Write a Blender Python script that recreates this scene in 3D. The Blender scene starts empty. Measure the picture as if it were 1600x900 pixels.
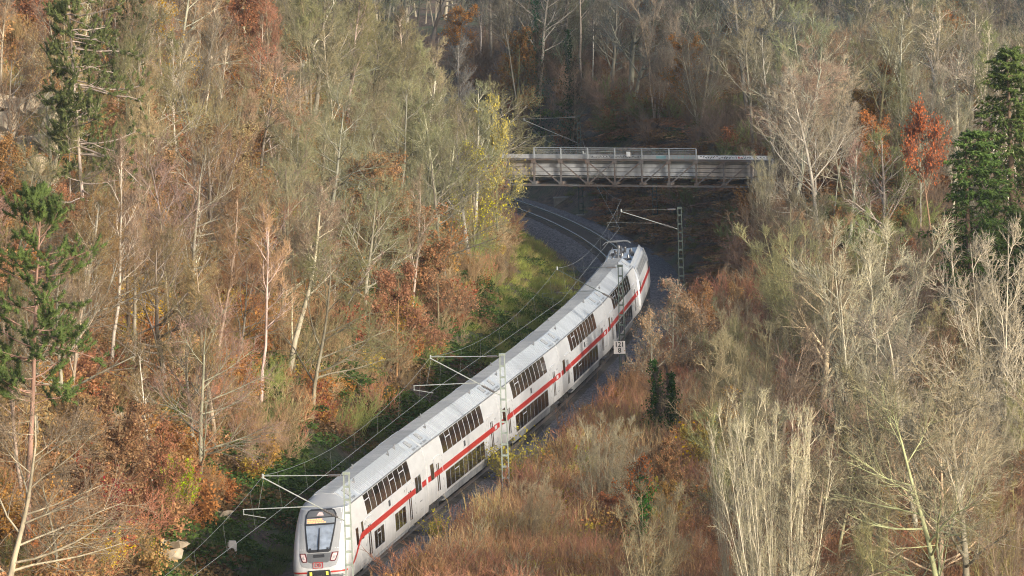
import bpy, bmesh, math, random
import numpy as np
from mathutils import Vector, Matrix
R = math.radians
scene = bpy.context.scene
col = scene.collection

# ------------------------------------------------------------------ camera
CAM_H, CAM_F, CAM_PITCH, CAM_ROLL = 45.0, 10549.0, 0.0906, 0.0296
cam_data = bpy.data.cameras.new('camera')
cam_data.sensor_width = 36.0
cam_data.lens = CAM_F / 1600.0 * 36.0
cam_data.clip_start = 1.0
cam_data.clip_end = 6000.0
cam = bpy.data.objects.new('camera', cam_data)
col.objects.link(cam)
cam.matrix_world = (Matrix.Translation((0, 0, CAM_H)) @ Matrix.Rotation(math.pi / 2 - CAM_PITCH, 4, 'X')
                    @ Matrix.Rotation(-CAM_ROLL, 4, 'Z'))
scene.camera = cam

# ------------------------------------------------------------------ light
SUN_ELEV, SUN_AZ = R(17), R(140)          # azimuth from +Y towards +X: low sun behind the right shoulder
world = bpy.data.worlds.new('World')
scene.world = world
world.use_nodes = True
wn = world.node_tree
sky = wn.nodes.new('ShaderNodeTexSky')
sky.sky_type = 'NISHITA'
sky.sun_disc = False
sky.sun_elevation = SUN_ELEV
sky.sun_rotation = SUN_AZ
sky.air_density = 1.0
sky.dust_density = 2.5
wn.links.new(sky.outputs[0], wn.nodes['Background'].inputs[0])
wn.nodes['Background'].inputs[1].default_value = 0.15
sun_data = bpy.data.lights.new('sun', 'SUN')
sun_data.energy = 2.8
sun_data.angle = R(6)
sun_data.color = (1.0, 0.94, 0.84)
sun = bpy.data.objects.new('sun', sun_data)
col.objects.link(sun)
sd = Vector((math.sin(SUN_AZ) * math.cos(SUN_ELEV), math.cos(SUN_AZ) * math.cos(SUN_ELEV), math.sin(SUN_ELEV)))
sun.rotation_euler = sd.to_track_quat('Z', 'Y').to_euler()
scene.view_settings.view_transform = 'Standard'
scene.view_settings.look = 'None'
scene.view_settings.exposure = 0.9
scene.view_settings.gamma = 1.0
scene.render.engine = 'CYCLES'
scene.cycles.max_bounces = 4
scene.cycles.diffuse_bounces = 2
scene.cycles.glossy_bounces = 2
scene.cycles.transmission_bounces = 2
scene.cycles.volume_bounces = 0
scene.cycles.filter_width = 1.1
scene.cycles.use_denoising = True
scene.cycles.denoiser = 'OPENIMAGEDENOISE'
scene.cycles.denoising_input_passes = 'RGB_ALBEDO_NORMAL'
scene.cycles.denoising_prefilter = 'NONE'
scene.cycles.sample_clamp_indirect = 3.0
scene.cycles.sample_clamp_direct = 8.0

# ------------------------------------------------------------------ materials
MATS = {}
def mat(name, color=(.5, .5, .5), rough=.7, metal=0., var=0., vscale=5., bump=0., bscale=30., color2=None,
        emit=None, estr=0., spec=.5, stretch=None, obj_color=False, rand=0., transl=0., detail=4.):
    if name in MATS:
        return MATS[name]
    m = bpy.data.materials.new(name)
    m.use_nodes = True
    t = m.node_tree
    b = t.nodes['Principled BSDF']
    b.inputs['Roughness'].default_value = rough
    b.inputs['Metallic'].default_value = metal
    b.inputs['Specular IOR Level'].default_value = spec
    L = t.links.new
    tc = t.nodes.new('ShaderNodeTexCoord')
    co = tc.outputs['Object']
    if stretch:
        mp = t.nodes.new('ShaderNodeMapping')
        mp.inputs['Scale'].default_value = stretch
        L(co, mp.inputs['Vector'])
        co = mp.outputs[0]
    if obj_color:
        oi = t.nodes.new('ShaderNodeObjectInfo')
        base = oi.outputs['Color']
        if rand:
            hs = t.nodes.new('ShaderNodeHueSaturation'); hs.inputs['Saturation'].default_value = 1.2
            mr = t.nodes.new('ShaderNodeMapRange')
            mr.inputs['To Min'].default_value = 1 - rand
            mr.inputs['To Max'].default_value = 1 + rand
            L(oi.outputs['Random'], mr.inputs['Value'])
            L(mr.outputs[0], hs.inputs['Value'])
            mh = t.nodes.new('ShaderNodeMapRange')
            mm = t.nodes.new('ShaderNodeMath'); mm.operation = 'MULTIPLY'; mm.inputs[1].default_value = 7.31
            mf = t.nodes.new('ShaderNodeMath'); mf.operation = 'FRACT'
            L(oi.outputs['Random'], mm.inputs[0]); L(mm.outputs[0], mf.inputs[0]); L(mf.outputs[0], mh.inputs['Value'])
            mh.inputs['To Min'].default_value = .485
            mh.inputs['To Max'].default_value = .515
            L(mh.outputs[0], hs.inputs['Hue'])
            L(base, hs.inputs['Color'])
            base = hs.outputs[0]
    else:
        rgb = t.nodes.new('ShaderNodeRGB')
        rgb.outputs[0].default_value = (*color, 1)
        base = rgb.outputs[0]
    if var > 0 or color2:
        nz = t.nodes.new('ShaderNodeTexNoise')
        nz.inputs['Scale'].default_value = vscale
        nz.inputs['Detail'].default_value = detail
        L(co, nz.inputs['Vector'])
        cr = t.nodes.new('ShaderNodeValToRGB')
        cr.color_ramp.elements[0].position = .32
        cr.color_ramp.elements[1].position = .68
        L(nz.outputs['Fac'], cr.inputs[0])
        mx = t.nodes.new('ShaderNodeMix'); mx.data_type = 'RGBA'
        if color2:
            L(cr.outputs[0], mx.inputs['Factor'])
            L(base, mx.inputs[6])
            mx.inputs[7].default_value = (*color2, 1)
        else:
            mx.blend_type = 'MULTIPLY'
            mx.inputs['Factor'].default_value = 1.
            cr.color_ramp.elements[0].color = (1 - var,) * 3 + (1,)
            cr.color_ramp.elements[1].color = (1 + var * .5,) * 3 + (1,)
            L(base, mx.inputs[6]); L(cr.outputs[0], mx.inputs[7])
        base = mx.outputs[2]
    L(base, b.inputs['Base Color'])
    if bump:
        nb = t.nodes.new('ShaderNodeTexNoise')
        nb.inputs['Scale'].default_value = bscale
        nb.inputs['Detail'].default_value = 5
        L(co, nb.inputs['Vector'])
        bp = t.nodes.new('ShaderNodeBump')
        bp.inputs['Strength'].default_value = bump
        bp.inputs['Distance'].default_value = .05
        L(nb.outputs['Fac'], bp.inputs['Height'])
        L(bp.outputs[0], b.inputs['Normal'])
    if emit:
        b.inputs['Emission Color'].default_value = (*emit, 1)
        b.inputs['Emission Strength'].default_value = estr
    if transl:
        out = t.nodes['Material Output']
        tr = t.nodes.new('ShaderNodeBsdfTranslucent')
        L(base, tr.inputs['Color'])
        ms = t.nodes.new('ShaderNodeMixShader')
        ms.inputs[0].default_value = transl
        L(b.outputs[0], ms.inputs[1]); L(tr.outputs[0], ms.inputs[2]); L(ms.outputs[0], out.inputs['Surface'])
    MATS[name] = m
    return m

M_WHITE = mat('white_body_paint', (.56, .565, .57), .34, var=.10, vscale=1.1, stretch=(.6, 1, 2.5))
def grime(m, z0, z1, tint, amt):
    # brake dust that settles on the lowest part of the body sides, broken up by streaks
    t = m.node_tree; b = t.nodes['Principled BSDF']; src = b.inputs['Base Color'].links[0].from_socket; L = t.links.new
    tc = t.nodes.new('ShaderNodeTexCoord'); sx = t.nodes.new('ShaderNodeSeparateXYZ'); L(tc.outputs['Object'], sx.inputs[0])
    mr = t.nodes.new('ShaderNodeMapRange'); mr.inputs['From Min'].default_value = z1; mr.inputs['From Max'].default_value = z0; L(sx.outputs['Z'], mr.inputs['Value'])
    mp = t.nodes.new('ShaderNodeMapping'); mp.inputs['Scale'].default_value = (3.5, 3.5, .6); L(tc.outputs['Object'], mp.inputs[0])
    nz = t.nodes.new('ShaderNodeTexNoise'); nz.inputs['Scale'].default_value = 1.3; nz.inputs['Detail'].default_value = 6; L(mp.outputs[0], nz.inputs[0])
    mu = t.nodes.new('ShaderNodeMath'); mu.operation = 'MULTIPLY'; L(mr.outputs[0], mu.inputs[0]); L(nz.outputs['Fac'], mu.inputs[1])
    m2 = t.nodes.new('ShaderNodeMath'); m2.operation = 'MULTIPLY'; m2.inputs[1].default_value = amt; L(mu.outputs[0], m2.inputs[0])
    mx = t.nodes.new('ShaderNodeMix'); mx.data_type = 'RGBA'; mx.inputs[7].default_value = (*tint, 1); L(m2.outputs[0], mx.inputs['Factor']); L(src, mx.inputs[6]); L(mx.outputs[2], b.inputs['Base Color'])
grime(M_WHITE, .5, 1.9, (.20, .17, .14), 1.3)
M_SILVER = mat('silver_nose_paint', (.28, .285, .29), .38, var=.06, vscale=2.)
M_GREYPANEL = mat('dark_grey_nose_paint', (.10, .103, .107), .4)
M_RED = mat('red_stripe_paint', (.40, .028, .022), .4, var=.12, vscale=3.)
M_ROOFTOP = mat('dark_grey_roof_deck', (.20, .205, .21), .6, var=.22, vscale=1.6, stretch=(2.5, .5, .5))
M_ROOF = mat('grey_roof_paint', (.38, .40, .42), .5, var=.18, vscale=1.6, stretch=(2.5, .5, .5))
M_ROOFDIRT = mat('roof_unit_paint', (.38, .40, .42), .5, var=.18, vscale=2.5)
M_GRILLE = mat('grille_metal', (.045, .045, .05), .6)
M_GLASS = mat('tinted_window_glass', (.040, .034, .032), .06, spec=.75)
def window_interiors(m):
    # what shows behind the tinted panes differs from window to window
    t = m.node_tree; b = t.nodes['Principled BSDF']; oi = t.nodes.new('ShaderNodeObjectInfo'); cr = t.nodes.new('ShaderNodeValToRGB'); e = cr.color_ramp.elements
    e[0].color = (.018, .016, .016, 1); e[1].color = (.10, .085, .07, 1); k = e.new(.6); k.color = (.04, .034, .03, 1); t.links.new(oi.outputs['Random'], cr.inputs[0])
    tc = t.nodes.new('ShaderNodeTexCoord'); nz = t.nodes.new('ShaderNodeTexNoise'); nz.inputs['Scale'].default_value = 2.2; t.links.new(tc.outputs['Object'], nz.inputs[0])
    mx = t.nodes.new('ShaderNodeMix'); mx.data_type = 'RGBA'; mx.blend_type = 'MULTIPLY'; mx.inputs['Factor'].default_value = .8
    t.links.new(cr.outputs[0], mx.inputs[6]); t.links.new(nz.outputs['Color'], mx.inputs[7]); t.links.new(mx.outputs[2], b.inputs['Base Color'])
window_interiors(M_GLASS)
M_SHIELD = mat('windscreen_glass', (.24, .28, .34), .05, spec=1.0, var=.4, vscale=2.2)  # bright bluish sky reflection is put into the base colour
M_BLACK = mat('black_rubber', (.02, .02, .022), .55)
M_FRAME = mat('pale_window_frame', (.46, .47, .48), .4)
M_FRAMED = mat('grey_window_frame', (.27, .275, .28), .5)
M_PANTO = mat('pantograph_steel', (.16, .165, .17), .5)
M_SKIRT = mat('grey_skirt_paint', (.20, .205, .21), .55, var=.35, vscale=2.)
M_UNDER = mat('underframe_steel', (.035, .033, .032), .7, var=.4, vscale=4.)
M_LAMP = mat('headlight_glass', (.60, .47, .45), .15, var=.3, vscale=9.)
M_LAMPRED = mat('headlight_rim', (.10, .012, .014), .3)
M_YEL = mat('yellow_cap', (.75, .65, .10), .5)
M_ORANGE = mat('orange_display', (.6, .2, .08), .4, emit=(1., .42, .18), estr=.9)
M_DISPLAY = mat('display_panel', (.20, .22, .24), .3)
M_RAIL = mat('rail_steel', (.08, .062, .052), .5, metal=.2)
M_RAILHEAD = mat('worn_rail_head', (.45, .45, .46), .25, metal=.9)
M_SLEEPER = mat('concrete_sleeper', (.06, .055, .052), .9, var=.3, vscale=6.)
M_MAST = mat('pale_green_mast_steel', (.27, .31, .27), .6, var=.25, vscale=4.)
M_MASTDARK = mat('dark_green_mast_steel', (.045, .062, .052), .75, var=.3, vscale=4.)
M_ARM = mat('pale_tube_steel', (.31, .33, .31), .55)
M_INSUL = mat('dark_insulator', (.10, .09, .085), .35)
M_WIRE = mat('wire_copper', (.22, .23, .22), .5)
M_STEEL = mat('weathered_bridge_steel', (.14, .145, .15), .7, color2=(.15, .105, .08), vscale=1.3, bump=.2)
M_STEELL = mat('galvanised_railing', (.30, .32, .33), .5, var=.2, vscale=4.)
M_BOARD = mat('weathered_concrete_board', (.40, .405, .41), .85, var=.28, vscale=1.7, stretch=(1, 1, .35), bump=.25, bscale=14.)
M_BOARDB = mat('brownish_concrete_board', (.37, .325, .285), .85, var=.32, vscale=1.7, stretch=(1, 1, .35), bump=.25, bscale=14.)
M_CONC = mat('stained_concrete', (.25, .235, .21), .9, var=.4, vscale=1.2, bump=.3, bscale=9.)
M_GRAF = mat('graffiti_white_paint', (.72, .72, .72), .6, var=.15, vscale=4.)
M_GRAFK = mat('graffiti_black_paint', (.04, .04, .05), .6)
M_GRAFT = mat('graffiti_teal_paint', (.18, .42, .46), .6)
M_GRAFR = mat('graffiti_red_paint', (.55, .10, .10), .6)
M_SIGN = mat('white_sign_board', (.74, .68, .62), .5, var=.12, vscale=3.)
M_INK = mat('black_sign_ink', (.015, .015, .015), .6)
M_ROCK = mat('pale_limestone', (.50, .42, .30), .95, color2=(.24, .185, .13), vscale=1.1, bump=.7, bscale=5.)
M_BARK = mat('tree_bark', obj_color=True, spec=.15, rough=.9, rand=.22, var=.40, vscale=2.5, bump=.3, bscale=12., stretch=(1, 1, .3))
M_TWIG = mat('bare_twig', obj_color=True, spec=.15, rough=.85, rand=.28, var=.35, vscale=.5)
M_LEAF = mat('autumn_leaf', obj_color=True, spec=.15, rough=.7, rand=.18, var=.45, vscale=1.4, transl=.25)
M_NEEDLE = mat('conifer_needles', obj_color=True, spec=.15, rough=.6, rand=.12, var=.5, vscale=1.1)

# ------------------------------------------------------------------ mesh helpers
class MB:
    """collects boxes, prisms, tubes and panels; build() links them as one mesh object"""
    def __init__(self): self.v = []; self.f = []
    def add(self, v, f):
        n = len(self.v); self.v += [tuple(p) for p in v]; self.f += [tuple(i + n for i in q) for q in f]
        return self
    def box(self, a, b):
        x0, y0, z0 = a; x1, y1, z1 = b
        return self.add([(x0, y0, z0), (x1, y0, z0), (x1, y1, z0), (x0, y1, z0), (x0, y0, z1), (x1, y0, z1), (x1, y1, z1), (x0, y1, z1)],
                        [(0, 3, 2, 1), (4, 5, 6, 7), (0, 1, 5, 4), (1, 2, 6, 5), (2, 3, 7, 6), (3, 0, 4, 7)])
    def bar(self, p, q, w, h=None, up=(0, 0, 1)):
        h = h or w
        p = Vector(p); q = Vector(q); d = (q - p).normalized(); u = Vector(up)
        if abs(d.dot(u)) > .98: u = Vector((1, 0, 0))
        s = d.cross(u).normalized() * w / 2; t = s.cross(d).normalized() * h / 2
        return self.add([p - s - t, p + s - t, p + s + t, p - s + t, q - s - t, q + s - t, q + s + t, q - s + t],
                        [(0, 3, 2, 1), (4, 5, 6, 7), (0, 1, 5, 4), (1, 2, 6, 5), (2, 3, 7, 6), (3, 0, 4, 7)])
    def tube(self, pts, r, n=6, cap=True):
        pts = [Vector(p) for p in pts]; rr = r if isinstance(r, (list, tuple)) else [r] * len(pts)
        vs = []; fs = []
        for i, p in enumerate(pts):
            d = (pts[min(i + 1, len(pts) - 1)] - pts[max(i - 1, 0)]).normalized()
            u = Vector((0, 0, 1)) if abs(d.z) < .95 else Vector((1, 0, 0))
            s = d.cross(u).normalized(); t = s.cross(d)
            for k in range(n):
                a = 2 * math.pi * k / n
                vs.append(p + (s * math.cos(a) + t * math.sin(a)) * rr[i])
        for i in range(len(pts) - 1):
            for k in range(n):
                fs.append((i * n + k, i * n + (k + 1) % n, (i + 1) * n + (k + 1) % n, (i + 1) * n + k))
        if cap:
            fs.append(tuple(range(n))); fs.append(tuple((len(pts) - 1) * n + k for k in range(n - 1, -1, -1)))
        return self.add(vs, fs)
    def mesh(self, name, m):
        me = bpy.data.meshes.new(name); me.from_pydata(self.v, [], self.f); me.update()
        if m: me.materials.append(m)
        return me
    def build(self, name, m, parent=None, smooth=False):
        me = self.mesh(name, m)
        if smooth: me.shade_smooth()
        return link(name, me, parent)

def link(name, me, parent=None, mw=None):
    o = bpy.data.objects.new(name, me); col.objects.link(o)
    if parent is not None: o.parent = parent
    if mw is not None: o.matrix_world = mw
    return o

def tag(o, label=None, cat=None, group=None, kind=None):
    if label: o['label'] = label
    if cat: o['category'] = cat
    if group: o['group'] = group
    if kind: o['kind'] = kind
    return o

def empty(name, mw, label, cat, group=None):
    o = bpy.data.objects.new(name, None); col.objects.link(o); o.matrix_world = mw
    o.empty_display_size = .5
    return tag(o, label, cat, group)

def np_mesh(name, V, quads=None, tris=None, m=None):
    me = bpy.data.meshes.new(name)
    V = np.asarray(V, np.float32)
    me.vertices.add(len(V)); me.vertices.foreach_set('co', V.ravel())
    parts = []; starts = []; n = 0
    for F, k in ((quads, 4), (tris, 3)):
        if F is not None and len(F):
            F = np.asarray(F, np.int32); parts.append(F.ravel()); starts.append(n + np.arange(len(F)) * k); n += F.size
    li = np.concatenate(parts); ls = np.concatenate(starts).astype(np.int32)
    me.loops.add(len(li)); me.loops.foreach_set('vertex_index', li)
    me.polygons.add(len(ls)); me.polygons.foreach_set('loop_start', ls)
    me.update(calc_edges=True)
    if m: me.materials.append(m)
    return me

# ------------------------------------------------------------------ the line of the track
KN = np.array([0, 60, 120, 170, 220.]); KV = np.array([.8601, -.3752, -1.1986, -3.0333, -2.4323]) * 1e-3
CANT = 0.0556
def _track():
    x, y, psi = -9.817, 331.35, .1287
    out = []
    for i in range(0, 641):
        out.append((x, y, psi)); k = np.interp(i, KN, KV)
        x += math.sin(psi); y += math.cos(psi); psi += k
    back = [(-9.817 - math.sin(.1287) * i, 331.35 - math.cos(.1287) * i, .1287) for i in range(360, 0, -1)]
    return np.array(back + out)
TR = _track(); TR0 = 360
def tr(s):
    q = s + TR0; i = int(math.floor(q)); a = q - i
    return TR[i] * (1 - a) + TR[i + 1] * a
def tpos(s, off=0., z=0., cant=0.):
    x, y, p = tr(s)
    o = off * math.cos(cant) - z * math.sin(cant); zz = off * math.sin(cant) + z * math.cos(cant)
    return Vector((x + math.cos(p) * o, y - math.sin(p) * o, zz))
_TS = TR[::2]
def track_sd(x, y):
    x = np.asarray(x, float).ravel(); y = np.asarray(y, float).ravel()
    S = np.empty(len(x)); Dd = np.empty(len(x))
    for a in range(0, len(x), 4000):
        dx = x[a:a + 4000, None] - _TS[None, :, 0]; dy = y[a:a + 4000, None] - _TS[None, :, 1]
        i = np.argmin(dx * dx + dy * dy, 1); r = np.arange(len(i))
        p = _TS[i, 2]
        S[a:a + 4000] = i * 2. - TR0 + dx[r, i] * np.sin(p) + dy[r, i] * np.cos(p)
        Dd[a:a + 4000] = dx[r, i] * np.cos(p) - dy[r, i] * np.sin(p)
    return S, Dd
def sstep(a, b, x):
    t = np.clip((x - a) / (b - a), 0, 1); return t * t * (3 - 2 * t)
def wob(x, y):
    return (np.sin(x * .31 + y * .17) * np.sin(y * .23 - x * .11 + 1.3) * .5 + np.sin(x * .83 + 2.1) * np.sin(y * .71 + .4) * .25
            + np.sin(x * 1.7 + y * .9) * np.sin(y * 1.53 - x * .6) * .13)
def ground(x, y):
    x = np.asarray(x, float); y = np.asarray(y, float); shp = x.shape
    s, d = track_sd(x, y); a = np.abs(d); xx = x.ravel(); yy = y.ravel()
    steep = np.interp(a, [0, 3.8, 4.6, 6, 9, 14, 40, 70, 150, 400], [-.85, -.85, -1.1, -.6, .9, 4.6, 26, 42, 58, 70])
    grassy = np.interp(a, [0, 3.8, 4.6, 6, 9, 14, 40, 70, 150, 400], [-.85, -.85, -.9, .35, 2.0, 5.2, 26, 42, 58, 70])
    w = sstep(95, 135, s) * (1 - sstep(230, 260, s))
    left = steep * (1 - w) + grassy * w
    near = np.interp(a, [0, 3.8, 4.6, 7, 15, 30, 60, 400], [-.85, -.85, -1.2, -1.0, -1.4, -2.3, -3, -3])
    far = np.interp(a, [0, 3.7, 4.8, 6, 9.5, 12, 22, 45, 80, 400], [-.85, -.85, -.8, 1.0, 5.4, 7.3, 8.3, 8.5, 6, 6])
    w2 = sstep(122, 168, s)
    right = near * (1 - w2) + far * w2
    z = np.where(d < 0, left, right)
    z = z + wob(xx, yy) * np.clip((a - 4.2) / 6, 0, 1) * .9
    z = z + sstep(690, 1000, yy) * 34
    z = z + 41 * np.exp(-((xx - 82) / 20) ** 2 - ((yy - 348) / 62) ** 2)      # unseen knoll beyond the right edge, added to shade slope and train rear
    return z.reshape(shp)
def gz(x, y): return float(ground(np.array([x]), np.array([y]))[0])

# line of sight helpers: where a point lands in the view (used to leave out what the frame never shows)
_cp, _sp, _cr, _sr = math.cos(CAM_PITCH), math.sin(CAM_PITCH), math.cos(CAM_ROLL), math.sin(CAM_ROLL)
def view(x, y, z):
    dz = z - CAM_H; d = y * _cp - dz * _sp; U = x * CAM_F / d; V = (y * _sp + dz * _cp) * CAM_F / d
    return 800 + U * _cr - V * _sr, 450 - (U * _sr + V * _cr), d
def ray(u, v):
    U, V = (u - 800) / CAM_F, (450 - v) / CAM_F; a = U * _cr + V * _sr; b = -U * _sr + V * _cr
    y = _cp + b * _sp; z = -_sp + b * _cp
    return a / y, z / y                        # x and z change per metre of depth
def at(u, v, D):
    a, c = ray(u, v); return Vector((a * D, D, CAM_H + c * D))
def hit(u, v, d0=250, d1=900):
    a, c = ray(u, v); Ds = np.arange(d0, d1, 1.); g = ground(a * Ds, Ds); z = CAM_H + c * Ds
    i = int(np.argmax(z < g)) if (z < g).any() else len(Ds) - 1
    return Vector((a * Ds[i], Ds[i], float(g[i])))
# ------------------------------------------------------------------ ground
def build_ground():
    xs = np.concatenate([np.arange(-420, -70, 14.), np.arange(-70, 70, 1.25), np.arange(70, 421, 14.)])
    ys = np.concatenate([np.arange(-80, 240, 16.), np.arange(240, 640, 1.25), np.arange(640, 760, 4.), np.arange(760, 1500, 20.)])
    X, Y = np.meshgrid(xs, ys); Z = ground(X, Y)
    V = np.stack([X, Y, Z], -1).reshape(-1, 3)
    nx, ny = len(xs), len(ys)
    i = (np.arange(ny - 1)[:, None] * nx + np.arange(nx - 1)[None]).ravel()
    me = np_mesh('ground', V, quads=np.stack([i, i + 1, i + nx + 1, i + nx], 1))
    me.shade_smooth()
    m = bpy.data.materials.new('leaf_litter_soil'); m.use_nodes = True
    t = m.node_tree; b = t.nodes['Principled BSDF']; b.inputs['Roughness'].default_value = .95
    L = t.links.new
    g = t.nodes.new('ShaderNodeNewGeometry')
    def noise(sc, det=5):
        n = t.nodes.new('ShaderNodeTexNoise'); n.inputs['Scale'].default_value = sc; n.inputs['Detail'].default_value = det
        L(g.outputs['Position'], n.inputs['Vector']); return n
    def ramp(n, stops):
        r = t.nodes.new('ShaderNodeValToRGB'); e = r.color_ramp.elements
        e[0].position, e[0].color = stops[0][0], (*stops[0][1], 1); e[1].position, e[1].color = stops[-1][0], (*stops[-1][1], 1)
        for p, c in stops[1:-1]:
            k = e.new(p); k.color = (*c, 1)
        L(n.outputs['Fac'], r.inputs[0]); return r
    r1 = ramp(noise(2.6, 8), [(.3, (.04, .028, .02)), (.5, (.09, .058, .036)), (.7, (.16, .10, .06))])
    r2 = ramp(noise(3.5, 6), [(.3, (.03, .045, .016)), (.7, (.085, .10, .036))])
    msk = ramp(noise(.16, 6), [(.5, (0, 0, 0)), (.66, (1, 1, 1))])
    mx = t.nodes.new('ShaderNodeMix'); mx.data_type = 'RGBA'
    L(msk.outputs[0], mx.inputs['Factor']); L(r1.outputs[0], mx.inputs[6]); L(r2.outputs[0], mx.inputs[7])
    L(mx.outputs[2], b.inputs['Base Color'])
    bp = t.nodes.new('ShaderNodeBump'); bp.inputs['Strength'].default_value = .9; bp.inputs['Distance'].default_value = .15
    L(noise(5, 8).outputs['Fac'], bp.inputs['Height']); L(bp.outputs[0], b.inputs['Normal'])
    me.materials.append(m)
    o = link('ground', me); o['kind'] = 'structure'
build_ground()

# ------------------------------------------------------------------ railway track
def sweep(prof, s0, s1, ds, closed=False, cant=CANT, jitter=0., seed=1):
    rng = np.random.default_rng(seed)
    S = np.arange(s0, s1 + .01, ds); k = len(prof); V = []
    for s in S:
        for j, (o, z) in enumerate(prof):
            jj = rng.normal(0, jitter, 2) if jitter else (0, 0)
            V.append(tpos(s, o + jj[0], z + jj[1], cant))
    Q = []
    for i in range(len(S) - 1):
        for j in range(k if closed else k - 1):
            j2 = (j + 1) % k
            Q.append((i * k + j, i * k + j2, (i + 1) * k + j2, (i + 1) * k + j))
    return np.array([tuple(v) for v in V]), np.array(Q)

def build_track():
    S0, S1 = -120, 330
    m = bpy.data.materials.new('ballast_stone'); m.use_nodes = True
    t = m.node_tree; b = t.nodes['Principled BSDF']; b.inputs['Roughness'].default_value = .95; L = t.links.new
    g = t.nodes.new('ShaderNodeNewGeometry')
    vo = t.nodes.new('ShaderNodeTexVoronoi'); vo.inputs['Scale'].default_value = 11
    L(g.outputs['Position'], vo.inputs['Vector'])
    sep = t.nodes.new('ShaderNodeSeparateColor'); L(vo.outputs['Color'], sep.inputs[0])
    cr = t.nodes.new('ShaderNodeValToRGB'); e = cr.color_ramp.elements
    e[0].color = (.025, .023, .026, 1); e[1].color = (.22, .205, .215, 1); k = e.new(.55); k.color = (.085, .078, .085, 1)
    L(sep.outputs[0], cr.inputs[0])
    nz = t.nodes.new('ShaderNodeTexNoise'); nz.inputs['Scale'].default_value = .5; L(g.outputs['Position'], nz.inputs['Vector'])
    mx = t.nodes.new('ShaderNodeMix'); mx.data_type = 'RGBA'; mx.blend_type = 'MULTIPLY'; mx.inputs['Factor'].default_value = .6
    L(cr.outputs[0], mx.inputs[6]); L(nz.outputs['Color'], mx.inputs[7]); L(cr.outputs[0], b.inputs['Base Color'])
    bp = t.nodes.new('ShaderNodeBump'); bp.inputs['Strength'].default_value = 1.; bp.inputs['Distance'].default_value = .06
    L(vo.outputs['Distance'], bp.inputs['Height']); L(bp.outputs[0], b.inputs['Normal'])
    prof = [(-4.6, -1.35), (-3.9, -.98), (-3.2, -.72), (-2.5, -.36), (-1.9, -.22), (-1.35, -.21), (-.7, -.22), (0, -.23), (.7, -.22), (1.35, -.21), (1.9, -.22),
            (2.5, -.36), (3.2, -.72), (4.1, -1.05), (4.9, -1.45)]
    V, Q = sweep(prof, S0, S1, .8, jitter=.025)
    root = empty('railway_track', Matrix.Identity(4), 'single curved railway track on dark ballast running under the bridge', 'railway track')
    link('ballast', np_mesh('ballast', V, quads=Q, m=m), root)
    foot = [(-.07, -.17), (.07, -.17), (.07, -.15), (.012, -.13), (.012, -.05), (.036, -.035), (.036, 0.), (-.036, 0.), (-.036, -.035), (-.012, -.05), (-.012, -.13), (-.07, -.15)]
    for sgn in (-1, 1):
        V, Q = sweep([(o + sgn * .753, z) for o, z in foot], S0, S1, 2., closed=True)
        r = link('rail', np_mesh('rail', V, quads=Q, m=M_RAIL), root)
        V, Q = sweep([(sgn * .753 - .034, .001), (sgn * .753 + .034, .001), (sgn * .753 + .034, .004), (sgn * .753 - .034, .004)], S0, S1, 2., closed=True)
        link('rail_head', np_mesh('rail_head', V, quads=Q, m=M_RAILHEAD), r)
    mb = MB()
    for i in range(int((S1 - S0) / .6)):
        s = S0 + .3 + i * .6
        c = [tpos(s + a, o, z, CANT) for z in (-.36, -.165) for a, o in ((-.13, -1.3), (.13, -1.3), (.13, 1.3), (-.13, 1.3))]
        mb.add(c, [(0, 3, 2, 1), (4, 5, 6, 7), (0, 1, 5, 4), (1, 2, 6, 5), (2, 3, 7, 6), (3, 0, 4, 7)])
    sl = mb.build('sleepers', M_SLEEPER, root); sl['kind'] = 'stuff'
build_track()

# ------------------------------------------------------------------ train
SEC = [(.40, 1.29), (.86, 1.385), (1.4, 1.40), (2.1, 1.40), (2.7, 1.395), (3.0, 1.375), (3.25, 1.345), (3.5, 1.305), (3.75, 1.255), (4.0, 1.195)]
ROOFSEC = [(4.0, 1.20), (4.31, .84), (4.62, .47)]
def half(z): return float(np.interp(z, [a for a, b in SEC], [b for a, b in SEC]))

def car_matrix(s0, s1):
    p = tpos(s0); q = tpos(s1); d = q - p
    return Matrix.Translation(p) @ Matrix.Rotation(math.atan2(d.y, d.x), 4, 'Z') @ Matrix.Rotation(-CANT, 4, 'X')

def side_panel(mb, side, x0, x1, z0, z1, proud, nz=1, back=.02):
    """thin panel that follows the side wall; side = +1 is the right-hand wall (local -Y)"""
    zs = [z0 + (z1 - z0) * i / nz for i in range(nz + 1)]
    vs = []; n = nz + 1
    for x in (x0, x1):
        for z in zs: vs.append((x, -side * (half(z) + proud), z))
    for x in (x0, x1):
        for z in zs: vs.append((x, -side * (half(z) - back), z))
    fs = []
    for i in range(nz):
        fs.append((i, n + i, n + i + 1, i + 1))
    for i in range(nz):
        fs.append((i, i + 1, 2 * n + i + 1, 2 * n + i)); fs.append((n + i, 3 * n + i, 3 * n + i + 1, n + i + 1))
    fs.append((0, 2 * n, 3 * n, n)); fs.append((nz, n + nz, 3 * n + nz, 2 * n + nz))
    if side < 0: fs = [tuple(reversed(f)) for f in fs]
    mb.add(vs, fs)

def tube_shell(mb, secs, x0, x1, cap0=True, cap1=True, bottom=True):
    pts = [(-o, z) for z, o in secs] + [(o, z) for z, o in reversed(secs)]
    n = len(pts); vs = [(x, y, z) for x in (x0, x1) for y, z in pts]
    fs = [(i, i + 1, n + i + 1, n + i) for i in range(n - 1)]
    if bottom: fs.append((n - 1, 0, n, 2 * n - 1))
    if cap0: fs.append(tuple(range(n - 1, -1, -1)))
    if cap1: fs.append(tuple(range(n, 2 * n)))
    mb.add(vs, fs)

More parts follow.
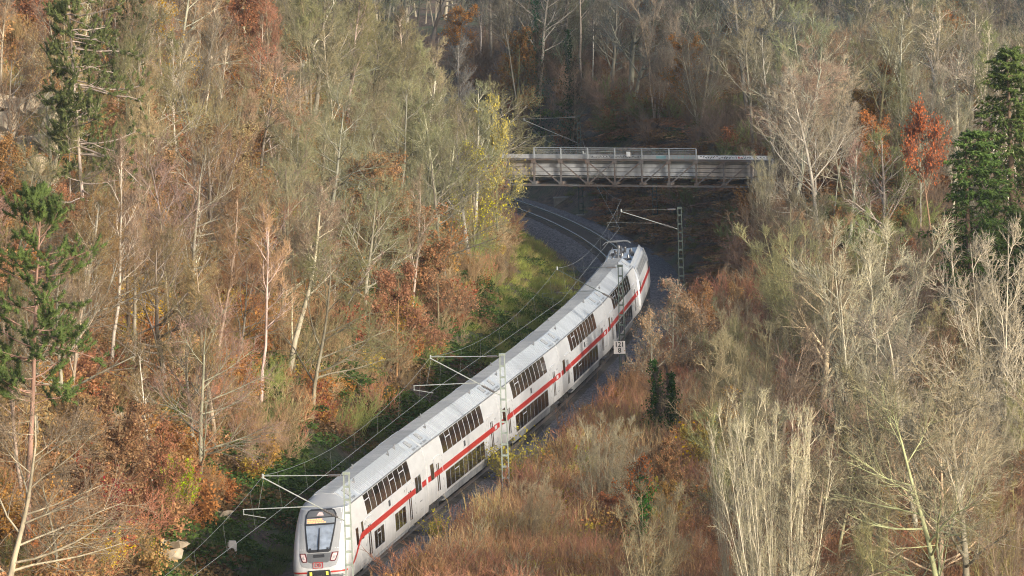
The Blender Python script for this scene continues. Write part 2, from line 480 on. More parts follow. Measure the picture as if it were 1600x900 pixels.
def roof_ribs(mb, x0, x1, step):
    x = x0
    path = [(-1.205, 4.008), (-.475, 4.632), (.475, 4.632), (1.205, 4.008)]
    while x < x1:
        for (y0, z0), (y1, z1) in zip(path[:-1], path[1:]):
            mb.bar((x, y0, z0), (x, y1, z1), .035, .028, up=(0, -(z1 - z0), y1 - y0))
        x += step

def roof_deck(parent, x0, x1):
    mb = MB(); mb.box((x0, -.462, 4.60), (x1, .462, 4.640))
    x = x0 + .3
    while x < x1 - .1:
        mb.box((x, -.46, 4.640), (x + .05, .46, 4.656)); x += .42
    mb.build('roof_deck', M_ROOFTOP, parent)
_pane_cache = {}
def pane(parent, side, x0, w, z0, z1, name='window', proud=.007, m=None, nz=4, framed=True):
    low = z0 < 2.5
    key = (side, round(w, 3), z0, z1, proud, (m or M_GLASS).name)
    if key not in _pane_cache:
        mb = MB(); side_panel(mb, side, 0, w, z0, z1, proud, nz); g = mb.mesh('window', m or M_GLASS)
        fr = MB()
        e = .02
        side_panel(fr, side, -e, 0, z0 - e, z1 + e, proud + .004, nz); side_panel(fr, side, w, w + e, z0 - e, z1 + e, proud + .004, nz)
        side_panel(fr, side, 0, w, z1, z1 + e, proud + .004); side_panel(fr, side, 0, w, z0 - e, z0, proud + .004)
        _pane_cache[key] = (g, fr.mesh('frame', M_FRAMED if low else M_FRAME))
    g, f = _pane_cache[key]
    o = link(name, g, parent); o.location = (x0, 0, 0)
    if framed:
        link('frame', f, o)
    return o

def vent_bar(parent, side, x0, w, z):
    mb = MB(); side_panel(mb, side, x0 - .02, x0 + w + .02, z, z + .05, .013); mb.build('window_bar', M_FRAME, parent)

def door(parent, side, x0, w, z0, z1):
    mb = MB()
    side_panel(mb, side, x0, x0 + w / 2 - .012, z0, z1, .012, 6); side_panel(mb, side, x0 + w / 2 + .012, x0 + w, z0, z1, .012, 6)
    d = mb.build('door', M_WHITE, parent)
    for k in (0, 1):
        cx = x0 + w / 2 + (-.42 if k == 0 else .12)
        mb = MB(); side_panel(mb, side, cx, cx + .30, z0 + .35, z1 - .30, .017, 5); mb.build('door_window', M_GLASS, d)
    mb = MB()
    side_panel(mb, side, x0 - .05, x0 - .01, z0, z1 + .03, .006, 5); side_panel(mb, side, x0 + w + .01, x0 + w + .05, z0, z1 + .03, .006, 5)
    side_panel(mb, side, x0 + w / 2 - .01, x0 + w / 2 + .01, z0, z1, .008, 5)
    mb.build('door_seal', M_SKIRT, d)
    mb = MB(); side_panel(mb, side, x0 - .12, x0 + w + .12, z1 + .05, z1 + .10, .045); mb.build('rain_strip', M_WHITE, d)
    mb = MB(); y = -side * half(z0)
    mb.box((x0, min(y, y + side * .5), z0 - .20), (x0 + w, max(y, y + side * .5) + 0.0, z0 - .06)); mb.box((x0 - .05, min(y - side * .10, y), z0 - .16), (x0 + w + .05, max(y - side * .10, y), z0 - .10))
    mb.build('step', M_UNDER, d)

def bogie(parent, x):
    mb = MB()
    for sd_ in (-1, 1):
        mb.box((x - 1.75, sd_ * 1.02 - .09, .42), (x + 1.75, sd_ * 1.02 + .09, .74)); mb.box((x - .5, sd_ * 1.02 - .14, .28), (x + .5, sd_ * 1.02 + .14, .9))
        for k in (-1.25, 1.25): mb.box((x + k - .22, sd_ * 1.02 - .16, .28), (x + k + .22, sd_ * 1.02 + .16, .62))
    mb.box((x - .35, -1.0, .45), (x + .35, 1.0, .7))
    b = mb.build('bogie', M_UNDER, parent)
    for k in (-1.25, 1.25):
        for sd_ in (-1, 1):
            mb = MB(); mb.tube([(x + k, sd_ * .70, .46), (x + k, sd_ * .83, .46)], .46, 18); mb.build('wheel', M_UNDER, b)

def roof_unit(parent, x, flip):
    """air-conditioning cover with grille on the right and left roof slope"""
    for side in (1, -1):
        def pt(xx, t, h):      # t 0 at gutter .. 1 at crest
            y = 1.2 + (.47 - 1.2) * t; z = 4.0 + .62 * t; nx_, nz_ = .62 / .958, .73 / .958
            return (xx, -side * (y + nx_ * h), z + nz_ * h)
        def slab(x0, x1, t0, t1, h0, h1, m, name, par):
            c = [pt(xx, t, h) for h in (h0, h1) for xx, t in ((x0, t0), (x1, t0), (x1, t1), (x0, t1))]
            mb = MB(); mb.add(c, [(0, 3, 2, 1), (4, 5, 6, 7), (0, 1, 5, 4), (1, 2, 6, 5), (2, 3, 7, 6), (3, 0, 4, 7)]); return mb.build(name, m, par)
        u = slab(x - 1.55, x + 1.55, .05, .97, -.02, .045, M_ROOFDIRT, 'roof_cover', parent)
        g = slab(x + flip * .1 - .45, x + flip * .1 + .45, .36, .86, .045, .062, M_GRILLE, 'grille', u)
        mb = MB()
        for i in range(7):
            xx = x + flip * .1 - .42 + i * .14
            mb.bar(pt(xx, .37, .07), pt(xx, .85, .07), .014, .02)
        mb.bar(pt(x + flip * .1 - .45, .61, .075), pt(x + flip * .1 + .45, .61, .075), .04, .02)
        mb.build('grille_bars', M_ROOFDIRT, u)
        slab(x + flip * .1 - .5, x + flip * .1 + .5, .10, .22, .045, .075, M_SKIRT, 'grille_slot', u)
        slab(x - flip * 1.0 - .25, x - flip * 1.0 + .25, .12, .2, .045, .07, M_SKIRT, 'grille_slot', u)

def roof_bits(parent, xs):
    for x, y in xs:
        z = 4.62 if abs(y) < .47 else 4.62 - (abs(y) - .47) * .85
        mb = MB(); mb.box((x - .09, y - .07, z - .02), (x + .09, y + .07, z + .10)); mb.tube([(x + .2, y, z - .02), (x + .2, y, z + .22)], .03, 6)
        mb.build('roof_aerial', M_SKIRT, parent)

def stripe(parent, side, segs, z0=2.05, z1=2.34):
    for x0, x1 in segs:
        mb = MB(); side_panel(mb, side, x0, x1, z0, z1, .02); mb.build('red_stripe', M_RED, parent)

def mid_coach(s0, s1, label):
    L = s1 - s0
    root = empty('train_coach', car_matrix(s0, s1), label, 'train coach', 'double-deck coaches of the white train')
    x0, x1 = .13, L - .13
    mb = MB(); tube_shell(mb, [q for q in SEC if q[0] > .5], x0, x1); mb.build('body', M_WHITE, root)
    mb = MB(); tube_shell(mb, ROOFSEC, x0, x1); roof = mb.build('roof', M_ROOF, root)
    mb = MB(); roof_ribs(mb, 3.7, L - 3.7, .42); mb.build('roof_ribs', M_ROOF, roof)
    roof_deck(roof, x0 + .02, x1 - .02)
    mb = MB()
    for sd_ in (-1, 1): mb.box((x0 + .02, min(sd_ * 1.17, sd_ * 1.235), 3.965), (x1 - .02, max(sd_ * 1.17, sd_ * 1.235), 4.02))
    mb.build('gutter', M_SKIRT, roof)
    for x, f in ((1.75, 1), (L - 1.75, -1)): roof_unit(root, x, f)
    roof_bits(root, [(5.2, -.62), (9.5, .3), (L - 5., -.55)])
    for c in (-1, 1):
        mb = MB(); tube_shell(mb, [(.45, 1.28), (.84, 1.375)], 5.6, L - 5.6); mb.build('skirt', M_SKIRT, root) if c > 0 else None
    for side in (1, -1):
        n = 9; a, b = 6.0, 21.0; w = (b - a) / n
        for i in range(n):
            win = pane(root, side, a + i * w + .05, w - .10, 2.95, 3.93, 'upper_window', nz=5)
            if i == 1: vent_bar(win, side, a + i * w + .05 - (a + i * w + .05), w - .10, 3.62)
        a, b = 6.2, 20.4; w = (b - a) / n
        for i in range(n):
            win = pane(root, side, a + i * w + .03, w - .06, .99, 1.93, 'lower_window', nz=2)
            if i == 2: vent_bar(win, side, 0, w - .06, 1.66)
        pane(root, side, 1.25, 1.15, 2.03, 2.86, 'end_window', nz=3)
        door(root, side, 2.75, 1.85, .87, 2.98); door(root, side, L - 4.2, 1.85, .87, 2.98)
        stripe(root, side, [(.3, 1.2), (2.45, 5.2), (5.5, L - 2.2), (L - 1.2, L - .3)])
        mb = MB(); side_panel(mb, side, L - 2.2, L - 1.2, 2.03, 2.09, .02); side_panel(mb, side, L - 2.2, L - 1.2, 2.30, 2.36, .02); mb.build('stripe_lettering_frame', M_RED, root)
        pane(root, side, 13.2, .62, 2.48, 2.78, 'display', m=M_GRILLE, framed=False, nz=1)
        mb = MB()
        for q in (2.0, 1.4): side_panel(mb, side, L - q, L - q + .03, .9, 1.6, .006)
        for q in (1.9, 1.55): side_panel(mb, side, L - q, L - q + .18, 1.3, 1.36, .01); side_panel(mb, side, L - q, L - q + .1, 2.62, 2.72, .01)
        for x in (1.0, 5.6, 9.4, 13.0, 16.8, 21.3, L - 1.1): side_panel(mb, side, x, x + .014, .9, 2.9, .004, 4)
        for x in (5.3, L - 4.9):
            for z in (1.2, 1.6, 2.0, 2.6, 2.9): side_panel(mb, side, x, x + .05, z, z + .12, .008)
        mb.build('wall_fittings', M_SKIRT, root)
    for x in (2.9, L - 2.9): bogie(root, x)
    mb = MB(); mb.box((1.0, -1.1, .5), (L - 1.0, 1.1, .85)); mb.build('underframe', M_UNDER, root)
    mb = MB(); tube_shell(mb, [(.9, 1.2), (3.6, 1.16), (3.9, 1.02), (4.3, .75), (4.48, .45)], -.14, .14); mb.build('gangway_bellows', M_FRAMED, root)
    return root

# nose surface of the driving coach: front line xf(z), plan rounding n = 3
NZ = [.55, .9, 1.2, 1.54, 1.93, 2.22, 3.37, 4.0, 4.26, 4.62]; NX = [-.42, -.50, -.50, -.36, -.14, .03, 1.05, 1.80, 2.25, 3.0]
def n_half(z): return half(z) if z <= 4.0 else float(np.interp(z, [4.0, 4.62], [1.195, .50]))
def n_depth(z): return float(np.interp(z, [.5, 1.5, 3., 4., 4.62], [.85, 1.05, 1.35, 1.2, .5]))
def nose_x(o, z):
    q = min(abs(o) / n_half(z), .9999)
    return float(np.interp(z, NZ, NX)) + n_depth(z) * (1 - (1 - q ** 3.2) ** (1 / 3.2))
def nose_panel(parent, name, m, rows, proud=.02, cols=10, thick=.03):
    """rows: (z, o_left, o_right), o positive to the right; the panel lies on the nose"""
    mb = MB(); vs = []; k = cols + 1; n = len(rows)
    for pr in (proud, proud - thick):
        for z, a, b in rows:
            for j in range(k):
                o = a + (b - a) * j / cols
                vs.append((nose_x(o, z) - pr, -o, z + pr * .45))
    fs = []
    for i in range(n - 1):
        for j in range(cols):
            fs.append((i * k + j, i * k + j + 1, (i + 1) * k + j + 1, (i + 1) * k + j))
    B = n * k
    for i in range(n - 1):
        fs.append((i * k, (i + 1) * k, B + (i + 1) * k, B + i * k)); fs.append((i * k + cols, B + i * k + cols, B + (i + 1) * k + cols, (i + 1) * k + cols))
    for j in range(cols):
        fs.append((j, B + j, B + j + 1, j + 1)); q = (n - 1) * k; fs.append((q + j, q + j + 1, B + q + j + 1, B + q + j))
    mb.add(vs, fs)
    return mb.build(name, m, parent)
def dense(rows, step=.12):
    out = []
    for (z0, a0, b0), (z1, a1, b1) in zip(rows[:-1], rows[1:]):
        n = max(1, int(math.ceil(abs(z1 - z0) / step)))
        for i in range(n): t = i / n; out.append((z0 + (z1 - z0) * t, a0 + (a1 - a0) * t, b0 + (b1 - b0) * t))
    return out + [rows[-1]]

def text_mesh(body, size, m, depth=.004, align='CENTER', bold=0., space=1.):
    cu = bpy.data.curves.new('lettering', 'FONT'); cu.body = body; cu.size = size; cu.align_x = align; cu.align_y = 'CENTER'; cu.extrude = depth
    cu.resolution_u = 3; cu.offset = bold; cu.space_character = space
    o = bpy.data.objects.new('lettering', cu); col.objects.link(o)
    dg = bpy.context.evaluated_depsgraph_get(); me = bpy.data.meshes.new_from_object(o.evaluated_get(dg))
    bpy.data.objects.remove(o); me.materials.clear(); me.materials.append(m); return me

def cab_coach(s0, s1):
    L = s1 - s0
    root = empty('driving_coach', car_matrix(s0, s1), 'leading double-deck coach with the sloped driver cab and orange display', 'train coach', 'double-deck coaches of the white train')
    zs = [.55, .7, .86, 1.0, 1.2, 1.4, 1.65, 1.93, 2.22, 2.5, 2.8, 3.1, 3.37, 3.6, 3.8, 4.0]
    def shell(zs, name, m):
        NP = 28; rows = []
        for z in zs:
            w = n_half(z); xf = float(np.interp(z, NZ, NX)); dp = n_depth(z); row = [(L - .11, -w, z)]
            for k in range(NP + 1):
                ph = -math.pi / 2 + math.pi * k / NP
                q = math.copysign(abs(math.sin(ph)) ** (2 / 3.2), ph); dx = 1 - abs(math.cos(ph)) ** (2 / 3.2)
                row.append((xf + dp * dx, q * w, z))
            row.append((L - .11, w, z)); rows.append(row)
        k = len(rows[0]); vs = [p for r in rows for p in r]
        fs = [(i * k + j, (i + 1) * k + j, (i + 1) * k + j + 1, i * k + j + 1) for i in range(len(rows) - 1) for j in range(k - 1)]
        fs.append(tuple((len(rows) - 1) * k + j for j in range(k))); fs.append(tuple(range(k - 1, -1, -1)))
        fs += [(i * k, i * k + k - 1, (i + 1) * k + k - 1, (i + 1) * k) for i in range(len(rows) - 1)]
        mb = MB(); mb.add(vs, fs); o = mb.build(name, m, root); 
        for p in o.data.polygons: p.use_smooth = len(p.vertices) == 4
        o.data.set_sharp_from_angle(angle=R(40))
        return o
    shell([z for z in zs], 'body', M_WHITE)
    shell([4.0, 4.1, 4.26, 4.4, 4.52, 4.62], 'roof_nose', M_SILVER)
    mb = MB(); tube_shell(mb, [(4.003, 1.203), (4.31, .845), (4.628, .475)], 3.05, L - .11); roof = mb.build('roof', M_ROOF, root)
    mb = MB(); roof_ribs(mb, 3.4, L - 3.7, .42); mb.build('roof_ribs', M_ROOF, roof)
    roof_deck(roof, 3.1, L - .13)
    mb = MB()
    for sd_ in (-1, 1): mb.box((3.4, min(sd_ * 1.17, sd_ * 1.235), 3.965), (L - .15, max(sd_ * 1.17, sd_ * 1.235), 4.02))
    mb.build('gutter', M_SKIRT, roof)
    roof_unit(root, L - 1.75, -1); roof_unit(root, 4.8, 1)
    roof_bits(root, [(8.2, -.62), (13.5, .3), (L - 5., -.55), (L - 7.5, -.6)])
    # nose details
    nose_panel(root, 'silver_mask', M_SILVER, dense([(1.34, -.55, .55), (1.42, -.86, .86), (1.7, -.98, .98), (2.4, -1.0, 1.0), (3.4, -1.06, 1.06), (3.98, -1.05, 1.05)]), .006, 16)
    ws = nose_panel(root, 'windscreen_surround', M_BLACK, dense([(2.06, -.50, .50), (2.12, -.60, .60), (2.7, -.70, .70), (3.35, -.79, .79), (3.75, -.78, .78), (3.93, -.66, .66), (4.0, -.52, .52)], .09), .022, 14)
    nose_panel(ws, 'windscreen', M_SHIELD, dense([(2.19, -.52, .52), (2.7, -.62, .62), (3.28, -.715, .715)], .1), .034, 12)
    nose_panel(ws, 'display_glass', M_DISPLAY, dense([(3.36, -.72, .72), (3.6, -.72, .72)], .06), .034, 12)
    nose_panel(ws, 'top_glass', M_GREYPANEL, dense([(3.64, -.70, .70), (3.78, -.68, .68), (3.92, -.58, .58)], .06), .034, 12)
    nose_panel(ws, 'top_lamp', M_LAMP, dense([(3.70, -.20, .16), (3.80, -.15, .11), (3.86, -.08, .05)], .05), .044, 4)
    rng = random.Random(4)
    for zr, x_end in ((3.545, -.05), (3.475, .18), (3.405, .22)):
        o = -.66
        while o < x_end:
            w = rng.uniform(.05, .16); nose_panel(ws, 'display_text', M_ORANGE, [(zr - .024, o, o + w), (zr + .024, o, o + w)], .046, 1, .008); o += w + .025
    mb = MB(); pts = [(nose_x(0, z) - .07, .0, z + .03) for z in (2.1, 2.4, 2.75, 3.15)]; mb.tube(pts, [.035, .045, .03, .012], 5); mb.build('wiper', M_BLACK, ws)
    for o in (-.5, .5): nose_panel(ws, 'wiper_mount', M_BLACK, [(2.17, o - .1 if o > 0 else o, o if o > 0 else o + .12), (2.26, o - .12 if o > 0 else o, o if o > 0 else o + .12)], .04, 2)
    nose_panel(root, 'grey_nose_panel', M_GREYPANEL, dense([(1.58, -.42, .42), (1.66, -.60, .60), (2.02, -.60, .60)], .1), .016, 10)
    nose_panel(root, 'horn_grille', M_BLACK, dense([(1.82, -.24, .24), (1.86, -.30, .30), (1.96, -.27, .27)], .05), .024, 6)
    for sg in (-1, 1):
        def rr(z, a, b): return (z, min(sg * a, sg * b), max(sg * a, sg * b))
        h = nose_panel(root, 'headlight', M_LAMPRED, dense([rr(1.62, .60, .80), rr(1.68, .58, .86), rr(1.9, .62, .95), rr(2.04, .66, .98)], .08), .024, 4)
        nose_panel(h, 'lamp', M_LAMP, dense([rr(1.66, .63, .78), rr(1.72, .63, .83), rr(1.9, .68, .90), rr(1.99, .72, .92)], .08), .036, 4)
        nose_panel(h, 'lamp_cover', M_SILVER, dense([rr(1.74, .70, .80), rr(1.86, .72, .84)], .06), .044, 3)
    nose_panel(root, 'coupler_opening', M_BLACK, dense([(.62, -.58, .58), (1.14, -.58, .58), (1.22, -.54, .54)], .12), .03, 8)
    for o in (-.46, .36): nose_panel(root, 'yellow_hose_cap', M_YEL, [(.95, o, o + .12), (1.13, o, o + .12)], .075, 2)
    mb = MB(); mb.box((-.95, -.17, .75), (-.45, .17, 1.05)); mb.tube([(-1.02, 0, .9), (-.6, 0, .9)], .14, 8); mb.build('coupler', M_UNDER, root)
    for sg in (-1, 1):
        rows = [(1.10, .60, 1.2), (1.18, .60, 1.2)]
        def rr(z): return (z, min(sg * .60, sg * 1.37), max(sg * .60, sg * 1.37))
        nose_panel(root, 'red_stripe', M_RED, [rr(1.08), rr(1.16)], .018, 14)
    nose_panel(root, 'front_bumper', M_GREYPANEL, dense([(.56, -1.2, 1.2), (.98, -1.3, 1.3)], .1), .012, 16)
    # logo: red rounded frame with the two letters, lying on the nose
    lx = nose_x(0, 1.47) - .03
    tilt = Matrix.Translation((lx - .012, 0.03, 1.47)) @ Matrix.Rotation(-math.pi / 2, 4, 'Z') @ Matrix.Rotation(R(68), 4, 'X')
    lg = link('logo', text_mesh('DB', .25, M_RED, .006), root); lg.matrix_local = tilt
    mb = MB()
    for a, b in (((-.24, -.14), (.24, -.14)), ((-.24, .14), (.24, .14)), ((-.24, -.14), (-.24, .14)), ((.24, -.14), (.24, .14))):
        mb.bar((a[0], a[1], 0), (b[0], b[1], 0), .03, .012)
    mb.build('logo_frame', M_RED, lg)
    for side in (1, -1):
        n = 9; a, b = 7.0, 21.9; w = (b - a) / n
        for i in range(n):
            win = pane(root, side, a + i * w + .05, w - .10, 2.95, 3.93, 'upper_window', nz=5)
            if i in (0, 5, 7): vent_bar(win, side, 0, w - .10, 3.62)
        for a, b, n in ((8.6, 11.8, 3), (15.5, 19.2, 3)):
            w = (b - a) / n
            for i in range(n):
                win = pane(root, side, a + i * w + .04, w - .08, .97, 1.86, 'lower_window', nz=2)
                if i == 1 and n == 3 and a < 10: vent_bar(win, side, 0, w - .06, 1.62)
        for i in range(2): pane(root, side, 23.0 + i * 1.05, .96, 2.0, 2.82, 'end_window', nz=3)
        pane(root, side, 4.9, .6, 1.98, 2.82, 'cab_window', nz=3)
        pane(root, side, 3.1, .8, 1.9, 2.72, 'cab_window', nz=3)
        door(root, side, 6.35, 1.75, .56, 2.72); door(root, side, 20.0, 1.75, .56, 2.72)
        stripe(root, side, [(5.6, 22.9), (25.3, 26.7)])
        # stripe sweeping down to the nose
        mb = MB(); xs = [5.6, 4.9, 4.3, 3.7, 3.1, 2.5, 1.9, 1.4, 1.05]; top = [2.36, 2.33, 2.22, 2.0, 1.75, 1.53, 1.36, 1.25, 1.18]
        for (xa, ta), (xb, tb) in zip(zip(xs, top), zip(xs[1:], top[1:])):
            wa, wb = np.interp([xa, xb], [1.05, 5.6], [.09, .33])
            def P(x, z): return (x, -side * ((half(z) if x > 2.2 else n_half(z) * (1 - max(0, (1 - (x - np.interp(z, NZ, NX)) / n_depth(z))) ** 3.2 * .35) if x < np.interp(z, NZ, NX) + n_depth(z) else half(z)) + .02), z)
            q = [P(xb, tb - wb), P(xa, ta - wa), P(xa, ta), P(xb, tb)]
            mb.add(q, [(0, 1, 2, 3) if side > 0 else (3, 2, 1, 0)])
        mb.build('red_stripe', M_RED, root)
        pane(root, side, 13.9, .62, 2.48, 2.78, 'display', m=M_GRILLE, framed=False, nz=1)
        mb = MB(); side_panel(mb, side, 24.2, 24.9, 1.42, 1.48, .01); side_panel(mb, side, 24.2, 24.9, .98, 1.0, .008)
        for x in (4.5, 12.3, 15.1, 19.6, 22.7, 26.0): side_panel(mb, side, x, x + .014, .7, 2.9, .004, 4)
        for x in (5.9, 19.3, 22.6):
            for z in (1.0, 1.5, 2.55): side_panel(mb, side, x, x + .06, z, z + .12, .008)
        mb.build('wall_fittings', M_SKIRT, root)
        mb = MB(); side_panel(mb, side, 5.0, 22.0, .42, .60, .004); mb.build('skirt', M_SKIRT, root)
    for x in (3.2, L - 3.0): bogie(root, x)
    mb = MB(); mb.box((1.2, -1.1, .5), (L - 1.0, 1.1, .85)); mb.build('underframe', M_UNDER, root)
    return root

SJ = [0, 27.2, 54.0, 80.8, 107.6, 134.4]
cab_coach(SJ[0], SJ[1])
for k, lb in enumerate(['second coach of the white train, directly behind the driving coach', 'middle coach of the white train, behind the nearest full mast',
                        'fourth coach of the white train, above the number board', 'last coach of the white train, coupled to the locomotive']):
    mid_coach(SJ[k + 1], SJ[k + 2], lb)

def locomotive(s0, s1):
    L = s1 - s0
    root = empty('locomotive', car_matrix(s0, s1), 'white electric locomotive with red stripe and raised pantograph at the train end', 'locomotive')
    secs = [(.85, 1.45), (1.2, 1.49), (2.9, 1.49), (3.12, 1.45)]
    def endx(z): return float(np.interp(z, [.85, 1.2, 2.1, 3.12, 3.8], [.12, 0, .05, .62, .95]))
    rows = [(z, w, endx(z)) for z, w in [(.85, 1.42), (1.2, 1.49), (2.1, 1.49), (2.6, 1.48), (2.95, 1.46)]]
    def shell(rows, name, m):
        vs = []; K = 0
        for z, w, e in rows:
            c = .28; r = [(e + c * .9, -w, z), (e + .12, -w + .16, z), (e, -w + .5, z), (e, w - .5, z), (e + .12, w - .16, z), (e + c * .9, w, z)]
            r += [(L - x, y, z) for x, y, z in reversed(r)]; K = len(r); vs += r
        fs = [(i * K + j, i * K + (j + 1) % K, (i + 1) * K + (j + 1) % K, (i + 1) * K + j) for i in range(len(rows) - 1) for j in range(K)]
        fs.append(tuple(range(K - 1, -1, -1))); fs.append(tuple((len(rows) - 1) * K + j for j in range(K)))
        mb = MB(); mb.add(vs, fs); return mb.build(name, m, root)
    shell(rows, 'body', M_WHITE)
    rf = shell([(2.952, 1.45, endx(2.95)), (3.3, 1.36, endx(3.3)), (3.72, 1.18, endx(3.72)), (3.78, 1.05, endx(3.78) + .1)], 'roof', M_ROOF)
    for sg in (-1, 1):
        for xe in (0, 1):
            x0, x1 = (1.0, 2.3) if xe == 0 else (L - 2.3, L - 1.0)
            mb = MB(); mb.add([(x0, -sg * 1.455, 3.0), (x1, -sg * 1.455, 3.0), (x1, -sg * 1.22, 3.72), (x0 + .3, -sg * 1.22, 3.72)], [(0, 1, 2, 3) if sg > 0 else (3, 2, 1, 0)])
            mb.build('cab_roof_flank', M_WHITE, root)
            mb = MB(); mb.box((x0, -1.505 if sg > 0 else 1.48, 2.1), (x0 + .9, -1.48 if sg > 0 else 1.505, 2.8)); mb.build('cab_side_window', M_GLASS, root)
        mb = MB()
        for i in range(6):
            x = 3.2 + i * 2.1; mb.add([(x, -sg * 1.452, 3.02), (x + 1.8, -sg * 1.452, 3.02), (x + 1.8, -sg * 1.30, 3.52), (x, -sg * 1.30, 3.52)], [(0, 1, 2, 3) if sg > 0 else (3, 2, 1, 0)])
        mb.build('side_grille', M_SKIRT, rf)
        mb = MB(); mb.box((.3, -1.512 if sg > 0 else 1.49, 2.0), (L - .3, -1.49 if sg > 0 else 1.512, 2.3)); mb.build('red_stripe', M_RED, root)
    mb = MB(); mb.add([(endx(2.25) - .02, -1.05, 2.25), (endx(2.25) - .02, 1.05, 2.25), (endx(2.95) - .02, .95, 2.95), (endx(2.95) - .02, -.95, 2.95)], [(0, 3, 2, 1)]); mb.build('rear_windscreen', M_GLASS, root)
    mb = MB(); mb.add([(L - endx(2.25) + .02, -1.05, 2.25), (L - endx(2.25) + .02, 1.05, 2.25), (L - endx(2.95) + .02, .95, 2.95), (L - endx(2.95) + .02, -.95, 2.95)], [(0, 1, 2, 3)]); mb.build('front_windscreen', M_GLASS, root)
    mb = MB()
    for sg in (-1, 1): mb.add([(1.3, sg * 1.02, 3.76), (L - 1.3, sg * 1.02, 3.76), (L - 1.5, sg * .92, 4.02), (1.6, sg * .92, 4.02), (1.3, sg * 1.10, 3.74), (L - 1.3, sg * 1.10, 3.74)], [(0, 1, 2, 3), (3, 2, 5, 4)])
    mb.build('roof_cowl', M_ROOFDIRT, rf)
    rng = random.Random(3); mb = MB()
    for i in range(26):
        x = rng.uniform(1.6, L - 1.6); y = rng.uniform(-.8, .8)
        if rng.random() < .5: mb.box((x - rng.uniform(.1, .5), y - .15, 3.76), (x + rng.uniform(.1, .5), y + .15, 3.76 + rng.uniform(.12, .32)))
        else:
            h = rng.uniform(.2, .38); mb.tube([(x, y, 3.76), (x, y, 3.76 + h)], rng.uniform(.05, .1), 7)
    mb.tube([(1.8, .5, 4.12), (6, .55, 4.14), (10, .3, 4.14), (L - 2, .5, 4.12)], .03, 5)
    mb.build('roof_equipment', M_GRILLE, rf)
    mb = MB()
    for i in range(9): x = 2.6 + i * 1.7; mb.tube([(x, -.55 + (i % 3) * .5, 3.95), (x, -.55 + (i % 3) * .5, 4.16)], [.10, .05], 8)
    mb.build('insulators', M_LAMPRED if False else M_INSUL, rf)
    px = 4.2
    mb = MB()
    mb.bar((px - .9, -.5, 3.95), (px + .9, -.5, 3.95), .07); mb.bar((px - .9, .5, 3.95), (px + .9, .5, 3.95), .07); mb.bar((px - .9, -.5, 3.95), (px - .9, .5, 3.95), .07)
    mb.tube([(px - .6, 0, 4.0), (px + 1.1, 0, 4.75)], .055, 6); mb.tube([(px + 1.1, 0, 4.75), (px - .5, 0, 5.42)], .035, 6)
    mb.tube([(px - .3, .12, 4.0), (px + 1.0, .1, 4.7)], .02, 5)
    for y in (-.45, .45): mb.tube([(px - .5, 0, 5.42), (px - .5, y, 5.46)], .02, 5)
    pg = mb.build('pantograph', M_PANTO, root)
    for dx in (-.28, .28):
        mb = MB(); mb.tube([(px - .5 + dx, -.98, 5.30), (px - .5 + dx, -.78, 5.45), (px - .5 + dx, -.5, 5.5), (px - .5 + dx, .5, 5.5), (px - .5 + dx, .78, 5.45), (px - .5 + dx, .98, 5.30)], .02, 5); mb.build('contact_strip', M_PANTO, pg)
    mb = MB(); mb.bar((px - .78, -.45, 5.46), (px - .22, -.45, 5.46), .03); mb.bar((px - .78, .45, 5.46), (px - .22, .45, 5.46), .03); mb.build('strip_bracket', M_PANTO, pg)
    for x in (4.0, L - 4.0): bogie(root, x)
    mb = MB(); mb.box((.6, -1.35, .45), (L - .6, 1.35, .9)); mb.build('underframe', M_UNDER, root)
locomotive(134.65, 153.55)
